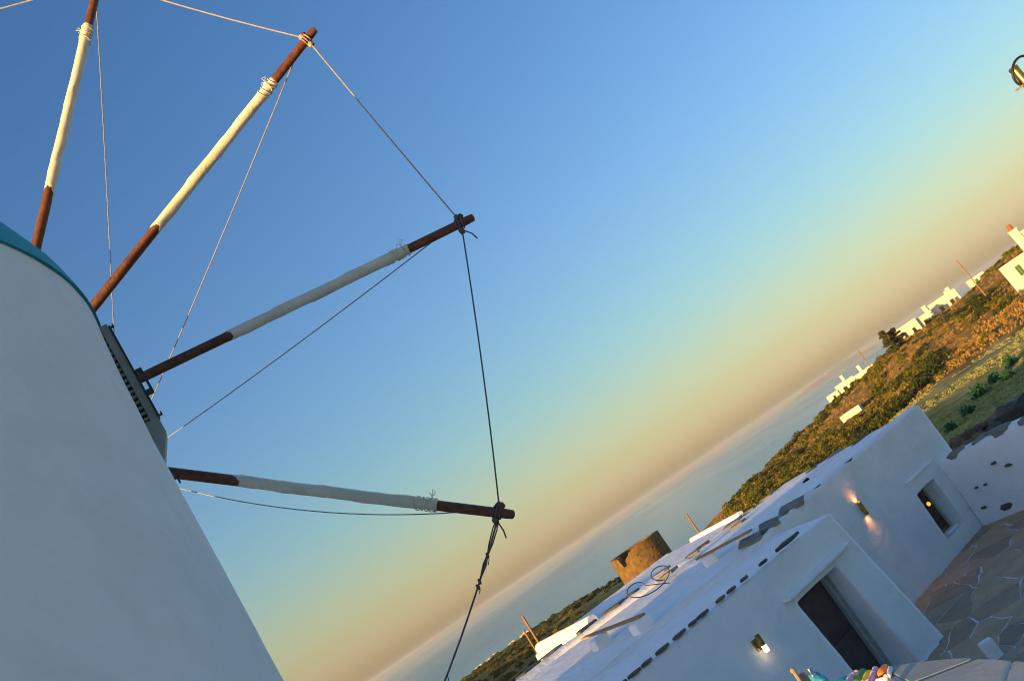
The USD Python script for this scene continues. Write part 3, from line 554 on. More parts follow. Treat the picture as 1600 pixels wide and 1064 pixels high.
# sconces
def disk(path, pos, dirn, r, power, col):
    L = UsdLux.DiskLight.Define(stage, path); L.CreateRadiusAttr(r); L.CreateIntensityAttr(power); L.CreateColorAttr(Gf.Vec3f(*col))
    z = -np.asarray(dirn, float); x = np.cross([1.0, .2, 0], z); x /= np.linalg.norm(x); y = np.cross(z, x); L.AddTransformOp().Set(Gf.Matrix4d(*x, 0, *y, 0, *z, 0, *pos, 1))
def sconce(e, f, z0, z1, label, up, down, tip=False):
    c = W([e, f - .115, 0]); b = np.array([*W([e, f, 0])[:2], z0]); t = thing('wall_lamp', (c[0], c[1], z0), label, 'wall lamp')
    mid = (z0 + z1) / 2
    lo = z0 + (.105 if tip else 0)
    ring = [(.036, lo), (.041, lo + .004), (.041, z1 - .004), (.036, z1), (.031, z1), (.031, lo), (.036, lo)]
    obj('tube', lathe(ring, 28, c[:2]), 'brass', t, smooth=30)
    obj('bracket', Wm(bx((e - .02, f - .078, mid - .05), (e + .02, f - .008, mid + .05))), 'brass', t); obj('wall_plate', Wm(bx((e - .045, f - .010, mid - .09), (e + .045, f + .03, mid + .09))), 'brass', t)
    o = ORIGIN[str(t.GetPath())]
    if tip: obj('lamp_glass', lathe([(.01, z0), (.036, z0 + .002), (.040, z0 + .012), (.040, lo - .001), (.01, lo)], 28, c[:2]), 'lamp_glass', t, smooth=30)
    else:
        for zz in (z1 - .062, z0 + .062): obj('lamp_glass', lathe([(.001, zz - .006), (.030, zz - .006), (.030, zz + .006), (.001, zz + .006)], 20, c[:2]), 'lamp_glass', t)
    if up: disk(str(t.GetPath()) + '/light_up', np.array([c[0], c[1], z1 - .050]) - o, (0, 0, 1), .028, up, (1, .36, .10))
    if down: disk(str(t.GetPath()) + '/light_down', np.array([c[0], c[1], z0 + (.050 if not tip else -.002)]) - o, (0, 0, -1), .028, down, (1, .36, .10) if not tip else (1, .75, .5))
sconce(15.37, 12.51, 1.86, 2.15, 'brass tube wall lamp throwing orange light up and down', 75, 85)
sconce(9.59, 10.90, 1.75, 2.03, 'brass wall lamp with glowing white glass left of the door', 0, 2, True)
# benches on the roof: a plank on two white blocks
def bench(p1, p2, pl0, pl1, label):
    q1, q2 = on_plane(*p1, (0, 0, 1), 2.94), on_plane(*p2, (0, 0, 1), 2.94); mid = (q1 + q2) / 2
    t = thing('roof_bench', (mid[0], mid[1], 2.79), label, 'bench'); d = (q2 - q1)[:2]; L = np.linalg.norm(d); d /= L; n = np.array([-d[1], d[0]])
    for q in (q1, q2):
        v, f = soften(mbox((-.15, -.17, 0), (.15, .17, .24)), .05, 2, .004, 6); obj('block', (np.c_[q[:2] + v[:, :1] * d + v[:, 1:2] * n, v[:, 2] + 2.775], f), 'plaster', t, smooth=50)
    a, b = on_plane(*pl0, (0, 0, 1), 3.04), on_plane(*pl1, (0, 0, 1), 3.04); d = (b - a)[:2]; L = np.linalg.norm(d); d /= L; n = np.array([-d[1], d[0]])
    v, f = bx((0, -.07, 0), (L, .07, .035)); obj('plank', (np.c_[a[:2] + v[:, :1] * d + v[:, 1:2] * n, v[:, 2] + 3.02], f), 'plank', t)
bench((936, 1000), (1000, 974), (912, 996), (1003, 961), 'plank on two white blocks near the left end of the roof')
bench((1108, 872), (1160, 837), (1090, 872), (1172, 829), 'plank on two white blocks near the large dark slates')
# loose cable on the kerb
def cable():
    c = on_plane(1010, 930, (0, 0, 1), 2.96); p = []
    for i in range(70):
        t = i / 69 * 2 * math.pi * 1.6; p.append(c + E3 * (.42 * math.cos(t) + .09 * t - .3) + F3 * (.10 * math.sin(t) - .04 * t) + np.array([0, 0, .17 + .17 * math.sin(t)]))
    k = W([c @ E3 + .5, c @ F3 - .25, 2.90]); return tube([k] + p, .011, 6)
obj('cable', cable(), 'cable', smooth=60, label='loose dark blue cable looped over the sunlit roof kerb', cat='cable')

# house behind: second flat roof, sunlit end wall and rounded parapet
h2_ = thing('white_house', W([17.0, 20.5, -.4]), 'white flat roofed house behind the stone edged roof', 'house')
m = m3.Manifold.hull_points(np.array([(12.75, 18.9, -1.5), (18.3, 18.0, -1.5), (12.75, 22.4, -2), (18.75, 22.2, -2), (12.75, 18.9, 2.80), (18.3, 18.0, 2.76), (12.75, 22.3, 2.80), (18.7, 22.1, 2.80)], float))
obj('wall', Wm(soften(m, .12, 1, .02, 1.1, 9)), 'roof_plaster', h2_, smooth=50)
def parapet(pts, w, h, z0, name, parent, mt='roof_plaster'):
    p = np.asarray(pts, float); n = 10; L = np.r_[0, np.cumsum(np.linalg.norm(np.diff(p, axis=0), axis=1))]; s = np.arange(0, L[-1], .2); q = np.stack([np.interp(s, L, p[:, i]) for i in (0, 1)], 1)
    t = np.gradient(q, axis=0); t /= np.linalg.norm(t, axis=1, keepdims=True); nn = np.c_[-t[:, 1], t[:, 0]]; v = []
    for i in range(len(q)):
        for j in range(n):
            a = math.pi * j / (n - 1); xy = q[i] - nn[i] * math.cos(a) * w; v.append((*xy, z0 + h * math.sin(a) ** .6 + .01 * (meshkit.noise(np.array([s[i] * 3, j * .5, 1.]), 2) - .5)))
    f = [[i*n+j, (i+1)*n+j, (i+1)*n+j+1, i*n+j+1] for i in range(len(q) - 1) for j in range(n - 1)]
    f = np.array(f); f = np.vstack([f[:, [0, 1, 2]], f[:, [0, 2, 3]]]); e0 = [[0, j, j + 1] for j in range(1, n - 1)]; b = (len(q) - 1) * n; e1 = [[b, b + j + 1, b + j] for j in range(1, n - 1)]
    return obj(name, (W(np.array(v)), np.vstack([f, e0, e1])), mt, parent, smooth=45)
parapet([(12.9, 19.2), (12.95, 20.8), (13.0, 22.2)], .17, .26, 2.75, 'parapet', h2_)
parapet([(13.2, 22.2), (18.5, 22.0)], .14, .07, 2.77, 'parapet', h2_)
parapet([(18.18, 18.15), (18.36, 19.4), (18.46, 20.75)], .10, .15, 2.745, 'parapet', h2_)
# ------------------------------------------------------------------ right courtyard wall
cw = thing('courtyard_wall', W([18.7, 9.0, 0]), 'white plastered courtyard wall with dark stones showing through', 'wall')
m = m3.Manifold.hull_points(np.array([(18.42, 4.0, -.3), (19.05, 4.0, -.3), (18.42, 12.50, -.3), (19.05, 12.50, -.3), (18.52, 4.0, 1.72), (18.95, 4.0, 1.72), (18.52, 12.50, 1.62), (18.95, 12.50, 1.62)], float))
v, f = soften(m, .07, 2, .035, 1.4, 14); obj('plaster', (W(v), f), 'plaster', cw, smooth=50)
rng = np.random.default_rng(77)
for px, py, s in [(1553, 723, .13), (1575, 726, .15), (1540, 756, .09), (1526, 761, .10), (1538, 792, .14), (1573, 790, .28)]:
    q = on_plane(px, py, E3, 18.50); v, f = rock((0, 0, 0), (.07, s, s * .42), rng); v = v @ np.array([[1, 0, 0], [0, 1, rng.uniform(-.2, .2)], [0, 0, 1]]).T
    obj('exposed_stone', (W(v + np.array([18.475, q @ F3, q[2]])), f), 'slate', cw)
for f0, L, o in [(12.05, .55, 0), (11.45, .5, .08), (10.95, .95, .02), (10.2, .42, -.05), (9.6, .9, 0), (8.7, .8, .05)]:
    g = flat_stone(18.70 + o, f0, .40, L, rng.uniform(-.2, .2), rng); v, t = slab(g, 1.58, 1.665 + .02 * rng.random(), .015); v[:, 2] += (v[:, 0] - 18.7) * .12; obj('slate', (W(v), t), 'wall_slate', cw)

# dry stone wall below the field
dw = thing('dry_stone_wall', (*at_(21, 31.5), -.3), 'dark brown dry stone wall along the foot of the field', 'wall')
rng = np.random.default_rng(88); n_st = 0
for row in range(5):
    a = 16.2
    while a < 25.5:
        w = rng.uniform(.24, .48); a += math.degrees(w / 31.0) / 2; h = rng.uniform(.20, .27)
        p = at_(a, 31.2 + .12 * row + rng.uniform(-.04, .04)); obj('stone', rock((p[0], p[1], -.35 + row * .215 + h / 2), (w * 1.15, .42, h * 1.25), rng, -math.radians(a)), 'fieldstone', dw); a += math.degrees(w / 31.0) / 2
for az, D, L in [(21.6, 29.5, 1.4), (22.9, 29.0, 1.8)]:
    p = at_(az, D); obj('boulder', (lambda v, f: (v, f))(*rock((p[0], p[1], .60), (L, .8, .9), rng, -math.radians(az) + .2, trimesh.creation.icosphere(2))), 'slate', smooth=40, label=('low grey boulder left of the larger one behind the courtyard wall', 'larger grey boulder behind the courtyard wall at the right edge')[az > 22], cat='boulder')

# ------------------------------------------------------------------ ruined round mill
MZ = at_(-.86, 82); rz = float(ground(*MZ)[0])
ru = thing('ruined_mill', (*MZ, rz), 'roofless ruined round stone mill in the evening sun', 'ruin')
RM = 2.52
def ruin_shell():
    na_, nz = 120, 26; out = []; inn = []; view = math.atan2(-MZ[1], -MZ[0])
    rim = []
    for i in range(na_):
        a = 2 * math.pi * i / na_; da = (a - view + math.pi) % (2 * math.pi) - math.pi   # 0 faces the camera, negative to the left in view
        z = 1.62 + .05 * (meshkit.fbm(np.array([math.cos(a) * 4, math.sin(a) * 4, 0.]), 4, 3) - .5)
        x = -math.sin(da) if False else math.sin(da)
        if -.92 < -x * -1 < -.25 and abs(da) < 1.5: pass
        rim.append((a, da, z))
    v = []; 
    for layer, r_ in ((0, RM), (1, RM - .55)):
        for k in range(nz):
            for a, da, z in rim:
                s_ = math.sin(da)
                top = z
                if abs(da) < 1.45 and -.80 < s_ < -.22: top = z - .12 - .85 * (1 if -.70 < s_ < -.52 else 0) - .40 * (1 if -.52 <= s_ < -.30 else 0) * (1 - (s_ + .52) / .3)
                zz = rz - .5 + (top - rz + .5) * k / (nz - 1)
                rr = r_ + .05 * (1 - k / nz) + .03 * (meshkit.fbm(np.array([math.cos(a) * 9, math.sin(a) * 9, zz * 3.5]), 3, 4) - .5)
                v.append((MZ[0] + rr * math.cos(a), MZ[1] + rr * math.sin(a), zz))
    f = []
    o = nz * na_
    for k in range(nz - 1):
        for i in range(na_):
            j = (i + 1) % na_; f += [[k*na_+i, k*na_+j, (k+1)*na_+j], [k*na_+i, (k+1)*na_+j, (k+1)*na_+i], [o+k*na_+i, o+(k+1)*na_+j, o+k*na_+j], [o+k*na_+i, o+(k+1)*na_+i, o+(k+1)*na_+j]]
    t = (nz - 1) * na_
    for i in range(na_): j = (i + 1) % na_; f += [[t+i, t+j, o+t+j], [t+i, o+t+j, o+t+i]]
    return np.array(v), np.array(f)
obj('stone_shell', ruin_shell(), 'mill_stone', ru)
rng = np.random.default_rng(19); view = math.atan2(-MZ[1], -MZ[0])
for i in range(22):   # stones standing proud of the broken shell
    da = rng.uniform(-1.3, 1.3); a = view + da; z = rng.uniform(-2.2, 1.45); s = rng.uniform(.25, .5)
    if -.85 < math.sin(da) < -.2 and z > .4: continue
    obj('stone', rock((MZ[0] + (RM - .02) * math.cos(a), MZ[1] + (RM - .02) * math.sin(a), z), (.18, s, s * .6), rng, a), 'mill_stone', ru)

# ------------------------------------------------------------------ poles, far houses
def gz(az, D): p = at_(az, D); return float(ground(*p)[0])
def pole(az, D, tan_top, label, r=.13, arm=False, group=None):
    p = at_(az, D); z0 = gz(az, D); z1 = 4.63 + D * tan_top
    t = thing('utility_pole', (p[0], p[1], z0), label, 'pole', group)
    obj('post', tube([(p[0], p[1], z0 - .3), (p[0], p[1], z1)], [r, r * .75], 8), 'pole_wood', t, smooth=50)
    if arm: obj('insulator', cat_(bx((p[0] - .35, p[1] - .05, z1 - .5), (p[0] + .1, p[1] + .05, z1 - .38)), tube([(p[0] - .3, p[1], z1 - .38), (p[0] - .3, p[1], z1 - .2)], .05, 6)), 'pole_wood', t)
pole(-8.93, 90, -.0313, 'taller wooden pole behind the left end of the roofs', .15, True)
pole(-9.32, 96, -.0441, 'shorter wooden pole beside the taller one at left', .13)
pole(2.93, 95, -.0400, 'wooden pole between the ruined mill and the headland', .13)
pole(17.02, 205, .0017, 'thin pole in front of the lower white houses', .14)
pole(24.33, 150, .0213, 'leaning tall thin pole left of the green shuttered house', .12)
def far_box(name_parent, c, yaw, lo, hi, rnd=.0):
    v, f = bx(lo, hi); cs, sn = math.cos(yaw), math.sin(yaw); return np.c_[c[0] + v[:, 0]*cs - v[:, 1]*sn, c[1] + v[:, 0]*sn + v[:, 1]*cs, c[2] + v[:, 2]], f
def far_house(az, D, yaw, blocks, chim, label, windows=(), z=None, group=None, doors=(), shut=True):
    """blocks: (x0, x1, depth, height); front face is at local y = 0 facing -y turned by yaw"""
    p = at_(az, D); z = gz(az, D) - .2 if z is None else z; c = np.array([*p, z]); t = thing('far_house', c, label, 'house', group)
    for x0, x1, y0, dep, h in blocks:
        w = obj('wall', far_box(t, c, yaw, (x0, y0, -3.0), (x1, y0 + dep, h)), 'house_white', t)
        obj('parapet', cat_(*[far_box(t, c, yaw, *b) for b in (((x0 - .03, y0 - .03, h + .002), (x1 + .03, y0 + .25, h + .22)), ((x0 - .03, y0 + dep - .25, h + .002), (x1 + .03, y0 + dep + .03, h + .22)), ((x0 - .03, y0 + .252, h + .002), (x0 + .25, y0 + dep - .252, h + .22)), ((x1 - .25, y0 + .252, h + .002), (x1 + .03, y0 + dep - .252, h + .22)))]), 'house_white', t)
    for x, y, h0, h1, w, pot in chim:
        ch = obj('chimney', cat_(far_box(t, c, yaw, (x - w/2, y, h0), (x + w/2, y + w, h1)), far_box(t, c, yaw, (x - w*.62, y - w*.12, h1 + .002), (x + w*.62, y + w*1.12, h1 + .12))), 'house_white', t)
        if pot: v, f = lathe([(.16, 0), (.20, .12), (.20, .42), (.14, .5), (.01, .5)], 12); obj('chimney_pot', (v * 1.5 + np.array([*far_box(t, c, yaw, (x - .01, y + w/2 - .01, 0), (x + .01, y + w/2 + .01, 0.01))[0].mean(0)[:2], c[2] + h1 + .12]), f), 'terracotta', ch)
    for x, z0, w, h in windows:
        wd = obj('window', far_box(t, c, yaw, (x - w/2, -.02, z0), (x + w/2, .05, z0 + h)), 'grey_frame' if shut else 'dark_glass', t)
        for s in ((0, 1) if shut else ()): obj('shutter', far_box(t, c, yaw, (x - w/2 + s * w/2 + .02, -.07, z0 + .02), (x - .02 + s * w/2, -.022, z0 + h - .02)), 'shutter_green', wd)
    for x, w, h in doors: obj('door', far_box(t, c, yaw, (x - w/2, -.03, 0), (x + w/2, .05, h)), 'dark_door', t)
    return t, c
far_house(25.72, 121, -math.radians(25), [(0, 9.5, 0, 6, 2.95)], [(3.9, 4.6, 2.9, 6.0, .95, True), (5.0, 4.6, 2.9, 5.3, 1.0, False)], 'white house with green shutters and tall chimney on the hillside', [(1.65, 1.05, .62, 1.35), (3.55, 1.05, .75, 1.4), (6.2, 1.05, .75, 1.4)], z=4.63 - 121 * .0360 + .05)
far_house(19.35, 205, -math.radians(16), [(0, 4.6, 0, 5, 3.6), (4.602, 8.3, 1.2, 5, 3.2), (8.302, 14.4, 2.0, 5, 4.1)], [(7.6, 3.2, 3.2, 4.7, .8, False), (13.6, 4.2, 4.1, 5.2, .7, False), (12.9, 4.2, 4.1, 4.8, .5, False)], 'long stepped white house on the ridge beside the dark juniper', [(1.2, 1.3, .7, 1.0), (3.2, 1.3, .7, 1.0), (6.0, 1.2, .8, 1.1), (10, 1.6, .8, 1.2), (12.4, 1.6, .8, 1.2)], z=4.63 - 205 * .0215, shut=False)
far_house(13.9, 262, -math.radians(14), [(0, 3.5, 0, 5, 2.4), (3.502, 9.0, .6, 5, 3.4), (9.002, 15.0, .2, 5, 3.0), (15.002, 21.0, .8, 5, 2.7)], [(6.6, 3.2, 3.4, 5.2, .8, False), (11.8, 3.0, 3.0, 4.9, .8, False)], 'low row of white houses with two chimneys above the headland', [(2.0, .9, .7, 1.0), (5.5, 1.2, .8, 1.1), (7.8, 1.2, .8, 1.1), (12, 1.0, .8, 1.1), (17.5, 1.0, .8, 1.1)], z=4.63 - 262 * .0300, shut=False)
far_house(13.82, 160, -math.radians(26), [(0, 3.7, 0, 2.2, .55)], [], 'small white outhouse alone among the bushes', z=4.63 - 160 * .0492)
far_house(24.0, 240, -math.radians(20), [(0, 4.2, 0, 4, 2.4), (4.202, 6.0, .5, 3, 1.7)], [], 'small white house behind the tall thin pole', [(2, 1, .7, 1)], z=4.63 - 240 * .0130)
for az, w, lab in [(-13.0, 6, 'leftmost white house on the shore strip'), (-12.2, 4, 'small white house beside the leftmost shore house'), (-11.9, 7, 'white house with shrub at its right on the shore strip'),
                   (-10.55, 5, 'white house left of the two wooden poles'), (-9.75, 8, 'long white house directly left of the wooden poles'), (-8.15, 5, 'white house right of the taller wooden pole'), (-6.4, 4, 'tiny white house on the strip above the flat roof')]:
    D = 395; far_house(az, D, math.radians(10), [(0, w * .6, 0, 5, 2.9), (w * .6 + .002, w, .8, 4, 2.3)], ([(w * .3, 2, 2.9, 3.6, .6, False)] if w > 6.5 else []), lab, [(w * .18, 1.2, .9, 1.2), (w * .45, 1.2, .9, 1.2)], doors=[(w * .32, .9, 2.0)], shut=False)

# ------------------------------------------------------------------ vegetation
def bush_mesh(seed, n, R, H, leafs, core=.55, holes=.35):
    rng = np.random.default_rng(seed); lob = rng.normal(size=(9, 3)); lob /= np.linalg.norm(lob, axis=1, keepdims=True); lob[:, 2] = np.abs(lob[:, 2]) * .8
    lob = lob * rng.uniform(.35, .75, (9, 1)); lr = rng.uniform(.28, .5, 9); k = rng.integers(0, 9, n); d = rng.normal(size=(n, 3)); d /= np.linalg.norm(d, axis=1, keepdims=True)
    p = lob[k] + d * (lr[k] * rng.uniform(.7, 1.05, n))[:, None]; p[:, 2] = np.maximum(p[:, 2], -.05); p = p * np.array([R, R, H])
    a = rng.normal(size=(n, 3)); a /= np.linalg.norm(a, axis=1, keepdims=True); b = np.cross(a, d); b /= np.linalg.norm(b, axis=1, keepdims=True) + 1e-9; s = leafs * rng.uniform(.6, 1.3, (n, 1))
    v = np.stack([p - a * s, p + b * s * .6, p + a * s, p - b * s * .6], 1).reshape(-1, 3); q = np.arange(4 * n).reshape(n, 4)
    return v, np.vstack([q[:, [0, 1, 2]], q[:, [0, 2, 3]]])
UsdGeom.Scope.Define(stage, '/World/Looks/sources')
def proto(name, mesh, m):
    p = '/World/Looks/sources/' + name; pr = stage.CreateClassPrim(p); x = UsdGeom.Xform.Define(stage, p); pr = x.GetPrim(); pr.SetSpecifier(Sdf.SpecifierClass)
    usdkit.mesh(stage, p + '/crown', mesh, MAT[m]); return p
P_ol = [proto(f'shrub_{i}', bush_mesh(100 + i, 900, 1, .9, .10), 'leaf_olive') for i in range(5)]
P_dk = [proto(f'dark_shrub_{i}', bush_mesh(200 + i, 900, 1, 1.0, .10), 'leaf_dark') for i in range(3)]
P_rd = [proto('red_shrub', bush_mesh(300, 700, 1, 1.0, .12), 'leaf_red')]; P_fd = [proto(f'sapling_{i}', bush_mesh(310 + i, 350, 1, 1.2, .16), 'leaf_field') for i in range(2)]
def place(name, src, az, D, s, label, group, rng, sink=.1, cat='shrub', hs=1.0):
    p = at_(az, D); z = gz(az, D); path = numbered('/World/' + name); x = UsdGeom.Xform.Define(stage, path); x.AddTranslateOp().Set(Gf.Vec3d(p[0], p[1], z - sink * s)); x.AddRotateZOp().Set(float(rng.uniform(0, 360))); x.AddScaleOp().Set(Gf.Vec3f(s, s, s * hs))
    pr = x.GetPrim(); pr.GetReferences().AddInternalReference(src); pr.SetInstanceable(True); tag(pr, label, cat, group); return pr
rng = np.random.default_rng(6); count = 0
while count < 300:
    az = rng.uniform(5.4, 28); D = rng.uniform(88, 252)
    dens = 1.0 if az < 17 else .42
    if az > 17 and D < 100: dens = .0
    if az > 20.5 and D < 128: dens = .06
    if 25.0 < az and 112 < D < 132: dens = 0
    if 12.8 < az < 16.2 and 150 < D < 196: dens = 0
    if 19.2 < az < 23.6 and 190 < D < 215: dens = 0
    if D > 215 and 13.5 < az < 19: dens *= .35
    if meshkit.fbm(np.array([*at_(az, D) / 28, 0.]), 2, 31) < (.40 if az < 17 else .48): dens *= .25
    if rng.random() > dens: continue
    dark = rng.random() < .25; s = rng.uniform(.8, 2.1) * (1.0 if az < 18 else .8)
    place('hillside_shrub', (P_dk if dark else P_ol)[rng.integers(0, 3)], az, D, s, 'dark green rounded shrub among the scrub of the sunlit hillside' if dark else 'rounded olive green shrub on the sunlit hillside among many others', 'dark shrubs on the hillside' if dark else 'olive shrubs on the hillside', rng, hs=rng.uniform(.7, 1.1)); count += 1
for az, D, s in [(17.4, 95, 1.6), (17.9, 100, 2.0), (18.3, 105, 2.1), (18.7, 112, 2.2), (19.1, 120, 2.3), (19.6, 128, 2.2), (20.0, 135, 2.0), (18.0, 92, 1.3), (17.0, 90, 1.6), (16.4, 88, 1.5), (15.6, 88, 1.6), (19.3, 110, 1.5), (19.8, 120, 1.8)]:
    place('hillside_shrub', P_dk[int(az * 10) % 3], az, D, s, 'dark shrub of the dense belt along the shaded field edge', 'dark shrubs along the field edge', rng)
for az, D, s, lab in [(18.47, 46, .34, 'small dark green sapling lowest and leftmost in the shaded field'), (19.7, 48, .42, 'bushy sapling second from the left in the shaded field'), (20.95, 53, .58, 'tallest dark sapling in the middle of the shaded field'), (22.0, 55, .52, 'rounded sapling right of the tallest one in the field'), (22.6, 52, .42, 'dark sapling in front of the rounded field sapling'), (23.1, 58, .52, 'rightmost dark sapling at the edge of the shaded field')]:
    place('sapling', P_fd[int(az) % 2], az, D, s, lab, None, rng, .02, 'sapling', 1.3)
for i, (az, D, s) in enumerate([(23.4, 140, 1.3), (23.7, 146, 1.6), (24.0, 150, 1.7), (24.35, 143, 1.4), (24.7, 138, 1.5), (25.0, 134, 1.2), (23.1, 155, 1.2), (22.7, 165, 1.4), (22.2, 172, 1.3), (21.7, 178, 1.4), (21.2, 182, 1.2), (24.2, 165, 1.5), (23.6, 172, 1.4)]):
    place('hillside_shrub', (P_dk + P_ol)[i % 6], az, D, s, 'green shrub of the thicket between the ridge house and the shuttered house', 'shrubs of the thicket by the thin pole', rng)
place('flowering_shrub', P_rd[0], 21.0, 200, 1.35, 'red flowering shrub against the long white ridge house', None, rng)
for az, D, s, lab in [(20.3, 199, .9, 'dark shrub under the left block of the ridge house'), (21.4, 199, 1.6, 'tall dark shrub right of the red flowering shrub'), (24.95, 117, 1.5, 'dark green shrub at the left wall of the shuttered house'), (24.5, 124, 1.3, 'dark shrub below the tall thin pole'), (25.15, 210, 1.2, 'lone shrub on the skyline left of the shuttered house')]:
    place('dark_shrub', P_dk[int(D) % 3], az, D, s, lab, None, rng)
def tree(az, D, H, R, label, seed, name):
    p = at_(az, D); z = gz(az, D); t = thing(name, (p[0], p[1], z), label, 'tree'); rng = np.random.default_rng(seed)
    obj('trunk', cat_(tube([(p[0], p[1], z - .3), (p[0] + .1, p[1], z + H * .35), (p[0] - .05, p[1], z + H * .8)], [.2, .14, .05], 7), *[tube([(p[0], p[1], z + H * h), (p[0] + R * .6 * math.cos(a), p[1] + R * .6 * math.sin(a), z + H * (h + .2))], [.08, .03], 5) for h, a in ((.3, 1), (.4, 3), (.5, 5))]), 'pole_wood', t)
    parts = []
    for i in range(26):
        h = rng.uniform(.0, .84); env = R * (1 - .55 * h) * (.7 + .3 * min(1, h / .15)); a = rng.uniform(0, 6.28); o = env * rng.uniform(.2, .75); v, f = bush_mesh(seed * 50 + i, 260, env * .55, H * rng.uniform(.10, .17), .15)
        parts.append((v + np.array([p[0] + o * math.cos(a), p[1] + o * math.sin(a), z + H * h]), f))
    obj('crown', cat_(*parts), 'leaf_dark', t)
tree(18.72, 186, 5.4, 1.9, 'tall dark juniper left of the long ridge house', 3, 'juniper_tree'); tree(19.2, 188, 4.3, 2.0, 'shorter dark juniper between the tall one and the ridge house', 4, 'juniper_tree')
for i, (az, D, s) in enumerate([(-11.0, 390, 2.6), (-10.7, 380, 2.0), (-8.6, 380, 2.0), (-7.4, 370, 2.4), (-6.9, 385, 1.8), (-5.4, 360, 2.2), (-10.2, 250, 1.6), (-9.8, 220, 1.8), (-10.6, 210, 1.6), (-9.2, 230, 1.5), (-11.3, 240, 1.5), (-8.0, 260, 1.5), (-6.0, 300, 2.0), (-4.6, 380, 1.8), (-7.8, 300, 1.6), (-3.6, 400, 2.0), (-9.0, 180, 1.3), (-10.0, 160, 1.2)]):
    place('shore_shrub', P_dk[i % 3], az, D, s, 'small dark shrub on the far shore strip', 'shrubs on the far shore strip', rng)
# low scrub between the single shrubs: one stuff object
ps = UsdGeom.PointInstancer.Define(stage, '/World/low_scrub'); usdkit.mesh(stage, '/World/low_scrub/clump', bush_mesh(950, 420, 1, .8, .13), MAT['leaf_olive']); usdkit.mesh(stage, '/World/low_scrub/dark_clump', bush_mesh(951, 420, 1, .8, .13), MAT['leaf_dark'])
ps.CreatePrototypesRel().SetTargets(['/World/low_scrub/clump', '/World/low_scrub/dark_clump']); P3 = []
while len(P3) < 1500:
    az, D = rng.uniform(5.2, 28), rng.uniform(86, 252); d = .95 if az < 17 else (.55 if az < 20 else .22)
    if az > 20.3 and D < 130: d = .05
    if az > 16.5 and D < 92: d = 0
    if 12.8 < az < 16.2 and 146 < D < 163: d = 0
    if 25.3 < az and 108 < D < 128: d = 0
    if meshkit.fbm(np.array([*at_(az, D) / 20, 3.]), 3, 33) < (.40 if az < 17 else .5): d *= .15
    if rng.random() < d: P3.append((*at_(az, D), rng.uniform(.45, 1.25)))
while len(P3) < 2300:      # the same scrub on the shore strip at left
    az, D = rng.uniform(-15, -1), rng.uniform(130, 425)
    if meshkit.fbm(np.array([*at_(az, D) / 30, 5.]), 3, 44) > .45 and not (380 < D < 400 and -13.4 < az < -6): P3.append((*at_(az, D), rng.uniform(.6, 1.7)))
P3 = np.array(P3); z = ground(P3[:, 0], P3[:, 1]); n = len(P3)
ps.CreatePositionsAttr(Vt.Vec3fArray.FromNumpy(np.c_[P3[:, :2], z - .1].astype(np.float32))); ps.CreateProtoIndicesAttr(Vt.IntArray.FromNumpy((rng.random(n) < .3).astype(np.int32)))
ps.CreateScalesAttr(Vt.Vec3fArray.FromNumpy(np.repeat(P3[:, 2:], 3, 1).astype(np.float32))); ps.CreateOrientationsAttr(Vt.QuathArray([Gf.Quath(float(math.cos(t)), 0, 0, float(math.sin(t))) for t in rng.uniform(0, 3.14, n)]))
tag(ps.GetPrim(), 'low olive scrub covering the hillside and the shore strip', 'scrub', None, 'stuff')
# dry grass tufts: one stuff object
gm = bush_mesh(900, 26, .5, .5, .16)
pi = UsdGeom.PointInstancer.Define(stage, '/World/dry_grass'); usdkit.mesh(stage, '/World/dry_grass/tuft', gm, MAT['dry_grass']); pi.CreatePrototypesRel().SetTargets(['/World/dry_grass/tuft'])
n = 5200; az = rng.uniform(4, 29, n); D = 88 + rng.random(n) ** 1.2 * 150; x, y = D * np.sin(np.radians(az)), D * np.cos(np.radians(az)); z = ground(x, y); s = rng.uniform(.4, 1.1, n)
pi.CreatePositionsAttr(Vt.Vec3fArray.FromNumpy(np.stack([x, y, z - .05], 1).astype(np.float32))); pi.CreateProtoIndicesAttr(Vt.IntArray.FromNumpy(np.zeros(n, np.int32)))
pi.CreateScalesAttr(Vt.Vec3fArray.FromNumpy(np.stack([s, s, s], 1).astype(np.float32))); an = rng.uniform(0, 3.14, n)
pi.CreateOrientationsAttr(Vt.QuathArray([Gf.Quath(float(math.cos(t)), 0, 0, float(math.sin(t))) for t in an]))
tag(pi.GetPrim(), 'dry golden grass covering the hillside', 'grass', None, 'stuff')
fg = UsdGeom.PointInstancer.Define(stage, '/World/field_grass'); usdkit.mesh(stage, '/World/field_grass/tuft', bush_mesh(905, 18, .5, .45, .13), MAT['field_grass']); fg.CreatePrototypesRel().SetTargets(['/World/field_grass/tuft'])
n = 5200; az = rng.uniform(16, 28, n); D = 34 + rng.random(n) ** .8 * 50; x, y = D * np.sin(np.radians(az)), D * np.cos(np.radians(az)); z = ground(x, y); k = meshkit.fbm(np.stack([x / 7, y / 7, 0 * x], -1), 3, 12) > .47; x, y, z, D = x[k], y[k], z[k], D[k]; n = len(x); s = rng.uniform(.25, .7, n)
fg.CreatePositionsAttr(Vt.Vec3fArray.FromNumpy(np.stack([x, y, z - .04], 1).astype(np.float32))); fg.CreateProtoIndicesAttr(Vt.IntArray.FromNumpy(np.zeros(n, np.int32)))
fg.CreateScalesAttr(Vt.Vec3fArray.FromNumpy(np.stack([s, s, s * .8], 1).astype(np.float32))); fg.CreateOrientationsAttr(Vt.QuathArray([Gf.Quath(float(math.cos(t)), 0, 0, float(math.sin(t))) for t in rng.uniform(0, 3.14, n)]))
tag(fg.GetPrim(), 'short yellow green grass of the shaded field', 'grass', None, 'stuff')

